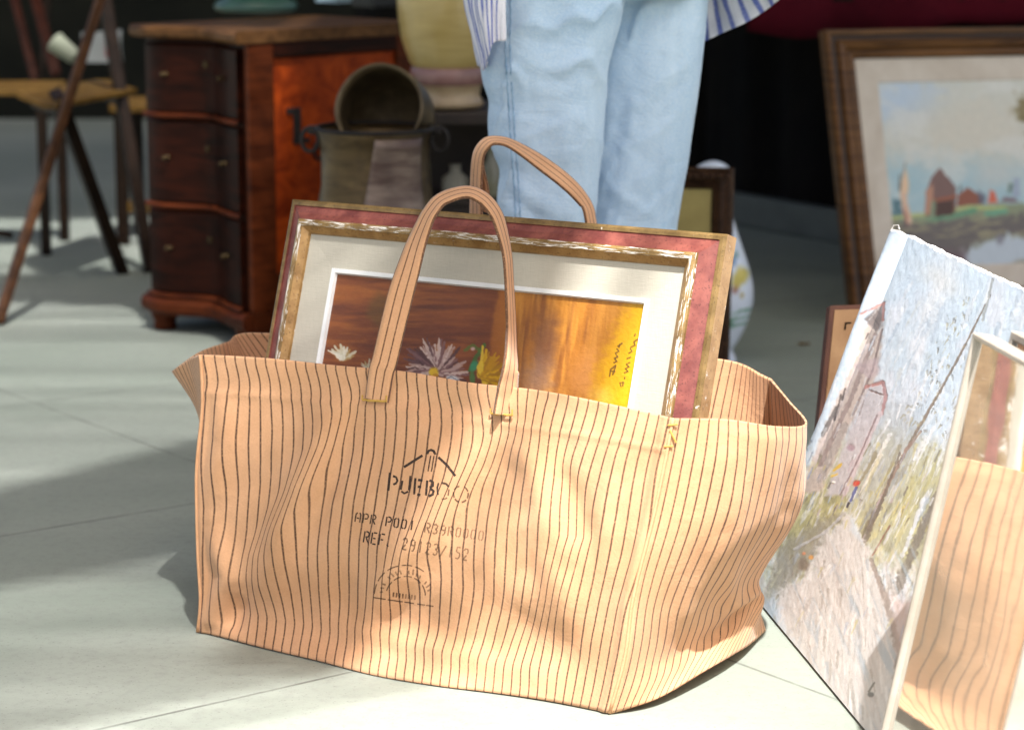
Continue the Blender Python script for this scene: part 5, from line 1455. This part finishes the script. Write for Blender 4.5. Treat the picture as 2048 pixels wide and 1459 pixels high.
# body: one continuous skinned figure, clothed below
wx = at_y(1205, 0, 4.05).x
hipz = .93
J = [((wx, 4.06, 1.02), .085), ((wx, 4.05, 1.14), .10), ((wx, 4.04, 1.28), .13), ((wx, 4.03, 1.42), .125), ((wx, 4.03, 1.52), .06), ((wx, 4.02, 1.59), .058), ((wx, 4.01, 1.66), .085), ((wx, 4.00, 1.73), .088), ((wx, 4.01, 1.80), .06)]
E = [(i, i+1) for i in range(len(J)-1)]
def addch(root, pts):
    k = root
    for p_, r_ in pts:
        J.append((p_, r_)); E.append((k, len(J)-1)); k = len(J)-1
    return k
aL = at_y(1098, 600, 4.0).x; aR = at_y(1268, 600, 4.08).x
addch(0, [((wx-.075, 4.05, .88), .050), ((aL, 4.01, .55), .040), ((aL-.01, 4.02, .33), .036), ((aL, 4.03, .09), .036), ((aL-.01, 3.93, .035), .030)])
addch(0, [((wx+.075, 4.125, .88), .045), ((aR, 4.12, .55), .036), ((aR+.01, 4.12, .33), .036), ((aR, 4.11, .09), .036), ((aR+.02, 4.01, .035), .030)])
for sx in (-1, 1):
    h_ = addch(3, [((wx+sx*.17, 4.03, 1.42), .055), ((wx+sx*.245, 4.05, 1.17), .042), ((wx+sx*.16, 3.84, 1.15), .030), ((wx+sx*.13, 3.81, 1.165), .022)])
    for fi in range(4):
        addch(h_, [((wx+sx*.100, 3.80-.004*fi, 1.195-.017*fi), .010), ((wx+sx*(.070+.004*(fi % 2)), 3.795-.004*fi, 1.192-.017*fi), .008)])
    addch(h_, [((wx+sx*.120, 3.79, 1.20), .010), ((wx+sx*.105, 3.785, 1.215), .009)])
# nose and chin give the head a face
addch(6, [((wx, 3.915, 1.665), .014)])
me = bpy.data.meshes.new('person')
org = Vector((wx, 4.05, 0))
me.from_pydata([tuple(Vector(j[0])-org) for j in J], E, [])
me.materials.append(M_SKIN)
person = bpy.data.objects.new('person', me); COL.objects.link(person); person.location = org; ORI[person.name] = tuple(org)
sk = person.modifiers.new('skin', 'SKIN')
for k, v_ in enumerate(me.skin_vertices[0].data):
    v_.radius = (J[k][1], J[k][1]); v_.use_root = (k == 0)
sk.use_smooth_shade = True
sb_ = person.modifiers.new('sub', 'SUBSURF'); sb_.levels = 1; sb_.render_levels = 2
tag(person, 'person in pale blue jeans and a blue striped white shirt standing behind the tote bag', 'person')
m = MB(); m.lathe([(.0,.155),(.05,.148),(.085,.115),(.102,.06),(.104,.0),(.098,-.05),(.085,-.10),(.08,-.10),(.09,-.04),(.09,.05)], 32, Matrix.Translation((wx, 4.03, 1.71)))
m.build('hair', pm('brown_hair', (.03,.018,.01), (.06,.035,.02), 40, .5), person, smooth=True)
for sx in (-1, 1):
    m = MB(); m.lathe([(0,-.012),(.008,-.008),(.012,0),(.008,.008),(0,.012)], 12, Matrix.Translation((wx+sx*.034, 3.928, 1.70))); m.build('eye', pm('eye', (.7,.7,.68), (.03,.02,.02), 60, .2), person, smooth=True)
m = MB(); m.tube([(wx-.025, 3.930, 1.625), (wx, 3.922, 1.622), (wx+.025, 3.930, 1.625)], .006, 8); m.build('mouth', pm('lips', (.4,.13,.1), (.45,.16,.12), 20, .4), person, smooth=True)

# jeans: two legs and seat in one mesh
def leg_rows(spec, Yc, depth_k, seed, n=96, nz=150):
    """spec rows (py, xl, xr)"""
    spec = np.array(spec, float)
    zl, cx, rx = [], [], []
    for y, a, b in spec:
        pa, pb_ = at_y(a, y, Yc), at_y(b, y, Yc)
        zl.append((pa.z+pb_.z)/2); cx.append((pa.x+pb_.x)/2); rx.append((pb_.x-pa.x)/2)
    zl = np.array(zl); o = np.argsort(zl); zz = np.linspace(zl.min(), zl.max(), nz)
    prm = cubic(zl[o], np.stack([np.array(cx)[o], np.array(rx)[o]], -1), zz)
    an = np.linspace(0, 2*math.pi, n+1)[:-1]
    A_, Z_ = np.meshgrid(an, zz)
    k = np.sin(np.pi*np.clip((Z_-zz[0])/(zz[-1]-zz[0]), 0, 1))**.2
    dsp = (fbm(np.cos(A_)*2.2+3, Z_*7+np.sin(A_)*2.0, seed, 3)-.5)*.014*k
    # slanting drag lines
    ph = Z_*30+np.sin(A_-.5)*3.2+2.5*fbm(np.cos(A_)*2+9, Z_*4, seed+4, 2)*2
    amp = sstep(.48, .66, fbm(np.cos(A_)*1.3+20, Z_*5+np.sin(A_)*1.3, seed+8, 2))
    dsp += (1-np.abs(np.sin(ph)))**2.2*.009*amp-.002*amp
    dsp += (1-np.abs(np.sin(Z_*47-np.sin(A_+.7)*4+seed)))**3*.003*sstep(.5, .7, fbm(np.sin(A_)*1.5, Z_*6+5, seed+3, 2))
    ca_, sa_ = np.cos(A_), np.sin(A_)
    e = 2/2.3
    bx_ = np.sign(ca_)*np.abs(ca_)**e; by_ = np.sign(sa_)*np.abs(sa_)**e
    edge = np.abs(ca_)**6
    r = prm[:, 1][:, None]
    X_ = prm[:, 0][:, None]+bx_*(r+dsp*(1-edge*.75))
    Yy = Yc+.02*np.sin(Z_*3)+by_*(r*depth_k+dsp*1.3)
    return np.stack([X_, Yy, Z_], -1)
jm_ = MB()
LL = leg_rows([(-70,972,1262),(0,966,1252),(70,964,1236),(141,962,1219),(170,967,1216),(200,977,1214),(240,976,1212),(285,979,1209),(345,1001,1202),(378,996,1198),(405,994,1195),(445,1000,1190),(520,1006,1184),(650,1003,1178),(900,1000,1174),(1080,1000,1176),(1150,1004,1176)], 4.00, .80, 3)
RR_ = leg_rows([(-70,1205,1421),(0,1200,1417),(80,1192,1410),(200,1186,1396),(265,1183,1386),(330,1180,1377),(390,1178,1366),(450,1172,1357),(560,1176,1350),(800,1180,1340),(1050,1182,1340),(1120,1182,1342)], 4.11, .80, 17)
def crease(P, lines):
    x, y = to_px(P); front = P[..., 1] < P[..., 1].mean()
    out = np.zeros(x.shape)
    for pts, w, h in lines:
        best = np.full(x.shape, 1e9); tt = np.zeros(x.shape); n = len(pts)-1
        for k in range(n):
            (x0, y0), (x1, y1) = pts[k], pts[k+1]; vx, vy = x1-x0, y1-y0
            t_ = np.clip(((x-x0)*vx+(y-y0)*vy)/(vx*vx+vy*vy), 0, 1); d = np.hypot(x-x0-t_*vx, y-y0-t_*vy)
            tt = np.where(d < best, (k+t_)/n, tt); best = np.minimum(best, d)
        out += .45*h*np.exp(-(best/w)**2)*np.sin(np.pi*np.clip(tt*.92+.04, 0, 1))
    P[..., 1] -= out*front
crease(LL, [([(1015, 100), (1100, 140), (1225, 105)], 11, .007), ([(1030, 135), (1120, 165), (1215, 150)], 9, -.005), ([(1000, 60), (1090, 90), (1220, 60)], 10, -.005), ([(1100, 30), (1180, 40), (1240, 20)], 9, .006),
            ([(985, 300), (1040, 380), (1120, 436), (1180, 445)], 13, .009), ([(1000, 370), (1050, 420), (1110, 455)], 10, -.007), ([(1090, 400), (1140, 425), (1190, 410)], 9, .005), ([(1010, 410), (1060, 450)], 9, .007), ([(985, 230), (1080, 260), (1190, 235)], 14, .003)])
crease(RR_, [([(1400, 108), (1340, 150), (1268, 198)], 9, .008), ([(1405, 140), (1345, 180), (1280, 222)], 9, -.006), ([(1230, 170), (1275, 210), (1310, 240)], 9, .005), ([(1215, 230), (1270, 300), (1300, 330)], 10, -.005),
             ([(1200, 340), (1240, 390), (1300, 430), (1340, 440)], 11, .008), ([(1200, 380), (1235, 430), (1280, 455)], 9, -.006), ([(1365, 340), (1340, 400), (1320, 430)], 9, .006), ([(1250, 60), (1330, 50), (1405, 70)], 10, .005)])
jm_.grid(LL, wrap=True); jm_.grid(RR_, wrap=True)
hz = np.linspace(.88, 1.12, 30); an = np.linspace(0, 2*math.pi, 97)[:-1]
A_, Z_ = np.meshgrid(an, hz)
hx0 = (LL[-1, :, 0].min()+RR_[-1, :, 0].max())/2; hr = (RR_[-1, :, 0].max()-LL[-1, :, 0].min())/2
k = sstep(.86, .97, Z_)
rx_ = hr*(.80+.20*k)-.35*np.maximum(0, Z_-.99)
PX_ = np.stack([hx0+rx_*np.cos(A_), 4.06+(.085+.055*k)*np.sin(A_)*np.ones_like(Z_), Z_], -1)
jm_.grid(PX_, wrap=True)
jeans = jm_.build('jeans', M_DEN, person, smooth=True)
# outer seam with its puckered stitching
M_SEAM = pm('denim_seam', (.19,.32,.47), (.34,.50,.66), 60, .9, stretch=(1,1,1.5))
def seam_line(px_pts, dy, w, name, mat):
    m = MB(); pts = []
    for x, y in px_pts:
        q = np.argmin((to_px(LL)[0]-x)**2+(to_px(LL)[1]-y)**2+np.where(LL[..., 1] > 4.0, 1e6, 0)); P_ = LL.reshape(-1, 3)[q]
        v_ = Vector(at_y(x, y, P_[1]-dy)); pts.append(v_)
    m.tube(pts, w, 6); return m.build(name, mat, jeans, smooth=True)
sx_ = [(1012, -30), (1012, 40), (1011, 100), (1014, 160), (1018, 220), (1021, 280), (1026, 340), (1030, 400), (1032, 450)]
ss_ = cubic(np.arange(len(sx_)), np.array(sx_, float), np.linspace(0, len(sx_)-1, 70))
seam_line([(a+.5*math.sin(i*1.7), b) for i, (a, b) in enumerate(ss_)], .0003, .0016, 'side_seam', M_SEAM)
seam_line([(a+9+.6*math.sin(i*2.3), b) for i, (a, b) in enumerate(ss_)], .0002, .0014, 'side_seam', M_SEAM)
# shoes
M_SHOE = pm('white_sneaker', (.6,.6,.58), (.7,.7,.68), 20, .6); M_SOLE = pm('rubber_sole', (.5,.48,.44), (.55,.53,.5), 20, .7)
for cx_, cy_ in ((aL-.005, 3.965), (aR+.012, 4.045)):
    rows = []
    for z, sxx, syy, oy in ((.018,1,1,0),(.035,1.0,1.0,0),(.055,.93,.93,.006),(.075,.80,.72,.030),(.095,.62,.45,.062),(.115,.58,.38,.068)):
        rows.append([(cx_+.048*sxx*math.cos(a)*(1+.12*math.sin(a)*-1), cy_+oy+.125*syy*math.sin(a), z) for a in np.linspace(0, 2*math.pi, 33)[:-1]])
    m = MB(); m.grid(np.array(rows), wrap=True); sh_ = m.build('shoe', M_SHOE, person, smooth=True)
    rows = [[(cx_+.050*math.cos(a)*(1-.12*math.sin(a)), cy_+.128*math.sin(a), z) for a in np.linspace(0, 2*math.pi, 33)[:-1]] for z in (.001, .020)]
    m = MB(); m.grid(np.array(rows), wrap=True); m.add(rows[0], [tuple(reversed(range(32)))]); m.build('sole', M_SOLE, sh_, smooth=False)
# shirt: open at the front, its tails hanging over the hips
M_SHIRT = striped_cloth('striped_cotton', (.74,.74,.80), (.80,.80,.85), (.055,.10,.42), .30, .95, .85)
cols = [  # (hem px, hem py, hem Y) , (mid), (top px at y=-330, Y)
    ((1013, 82, 3.885), (1012, 0, 3.885), (1060, -330, 3.90)), ((1000, 83, 3.882), (1000, 0, 3.882), (1035, -330, 3.90)), ((988, 86, 3.885), (988, 0, 3.88), (1005, -330, 3.91)),
    ((976, 112, 3.89), (966, 0, 3.885), (985, -330, 3.93)), ((964, 140, 3.925), (945, 0, 3.93), (965, -330, 3.97)), ((960, 138, 3.96), (930, 0, 3.99), (952, -330, 4.03)),
    ((968, 118, 4.10), (950, 0, 4.11), (965, -330, 4.12)), ((1090, 60, 4.24), (1090, 0, 4.24), (1090, -330, 4.22)), ((1230, 50, 4.27), (1230, 0, 4.27), (1220, -330, 4.24)), ((1340, 70, 4.26), (1340, 0, 4.26), (1320, -330, 4.22)),
    ((1398, 84, 4.22), (1398, 0, 4.22), (1395, -330, 4.17)), ((1445, 66, 4.20), (1430, 0, 4.21), (1425, -330, 4.12)), ((1495, 44, 4.17), (1470, -20, 4.17), (1448, -330, 4.08)), ((1546, 10, 4.14), (1512, -60, 4.13), (1460, -330, 4.03)), ((1556, -12, 4.09), (1515, -80, 4.08), (1440, -330, 3.97)), ((1500, -60, 4.00), (1470, -110, 4.00), (1390, -330, 3.90))]
ctrl = np.array([[tuple(at_y(*c_[2])) for c_ in cols], [tuple(at_y(*c_[1])) for c_ in cols], [tuple(at_y(*c_[0])) for c_ in cols]])
vg = np.linspace(0, 1, 60); ug = np.linspace(0, 1, 260)
cc = cubic([0, .78, 1.0], ctrl, vg)
SH = np.swapaxes(cubic(np.linspace(0, 1, len(cols)), np.swapaxes(cc, 0, 1), ug), 0, 1)
Us, Vs = np.meshgrid(ug, vg)
ns = normals(SH)
SH = SH+ns*((fbm(Us*30, Vs*5, 71, 3)-.5)*.016*sstep(.02, .08, Us))[..., None]
seg = np.linalg.norm(np.diff(SH[-1], axis=0), axis=1); s_acc = np.concatenate([[0], np.cumsum(seg)])
STRP = .5+np.maximum(0, s_acc-.018)/.0125
STRP = np.where(s_acc < .018, 0.0, STRP)
k = s_acc[np.searchsorted(ug, 10/15)]
STRP = np.where(s_acc > k, STRP*1.0, STRP)
# broad stripes on the flying tail
STRP2 = np.where(s_acc > k, (s_acc-k)/.030, STRP)
uvs = np.stack([np.broadcast_to(STRP2, Us.shape), Vs*20], -1)
shirt = MB().grid(SH, uvs).build('shirt', M_SHIRT, person, smooth=True)
s_ = shirt.modifiers.new('thick', 'SOLIDIFY'); s_.thickness = .0014
# yoke closing the shirt over the chest and shoulders, with sleeves
m = MB()
an = np.linspace(0, 2*math.pi, 49)[:-1]
rows = []
for z, rx2, ry2 in ((1.10, .20, .155), (1.25, .205, .15), (1.38, .205, .14), (1.46, .17, .11), (1.51, .085, .085), (1.535, .075, .08)):
    rows.append([(wx+rx2*math.cos(a), 4.05+ry2*math.sin(a), z) for a in an])
m.grid(np.array(rows), np.stack(np.broadcast_arrays((an*9)[None, :], np.arange(6)[:, None].astype(float)), -1), wrap=True)
m.build('shirt_yoke', M_SHIRT, person, smooth=True)
for sx in (-1, 1):
    m = MB(); m.tube([(wx+sx*.15, 4.03, 1.44), (wx+sx*.20, 4.04, 1.36), (wx+sx*.245, 4.05, 1.18), (wx+sx*.215, 3.96, 1.15)], [.07, .068, .062, .055], 24, cap=False)
    m.build('sleeve', M_SHIRT, person, smooth=True)
# a few fallen leaves and grit on the stones
ML = pm('dry_leaf', (.12,.075,.03), (.2,.13,.05), 30, .8)
rn = random.Random(5)
for k, (x, y, r_) in enumerate(((1608, 690, .012),)):
    q = gnd(x, y); m = MB(); n = 9
    m.add([(q.x+r_*1.5*math.cos(a)*(1 if i_ % 2 else .8), q.y+r_*math.sin(a), .002+.004*(i_ % 2)) for i_, a in enumerate(np.linspace(0, 6.28, n+1)[:-1])]+[(q.x, q.y, .006)], [(i_, (i_+1) % n, n) for i_ in range(n)])
    tag(m.build('dry_leaf', ML), ['dry brown leaf on the pavement right of the vase', 'small dry leaf on the pavement at the lower left', 'tiny dry leaf on the pavement in front of the bag corner'][k], 'leaf')
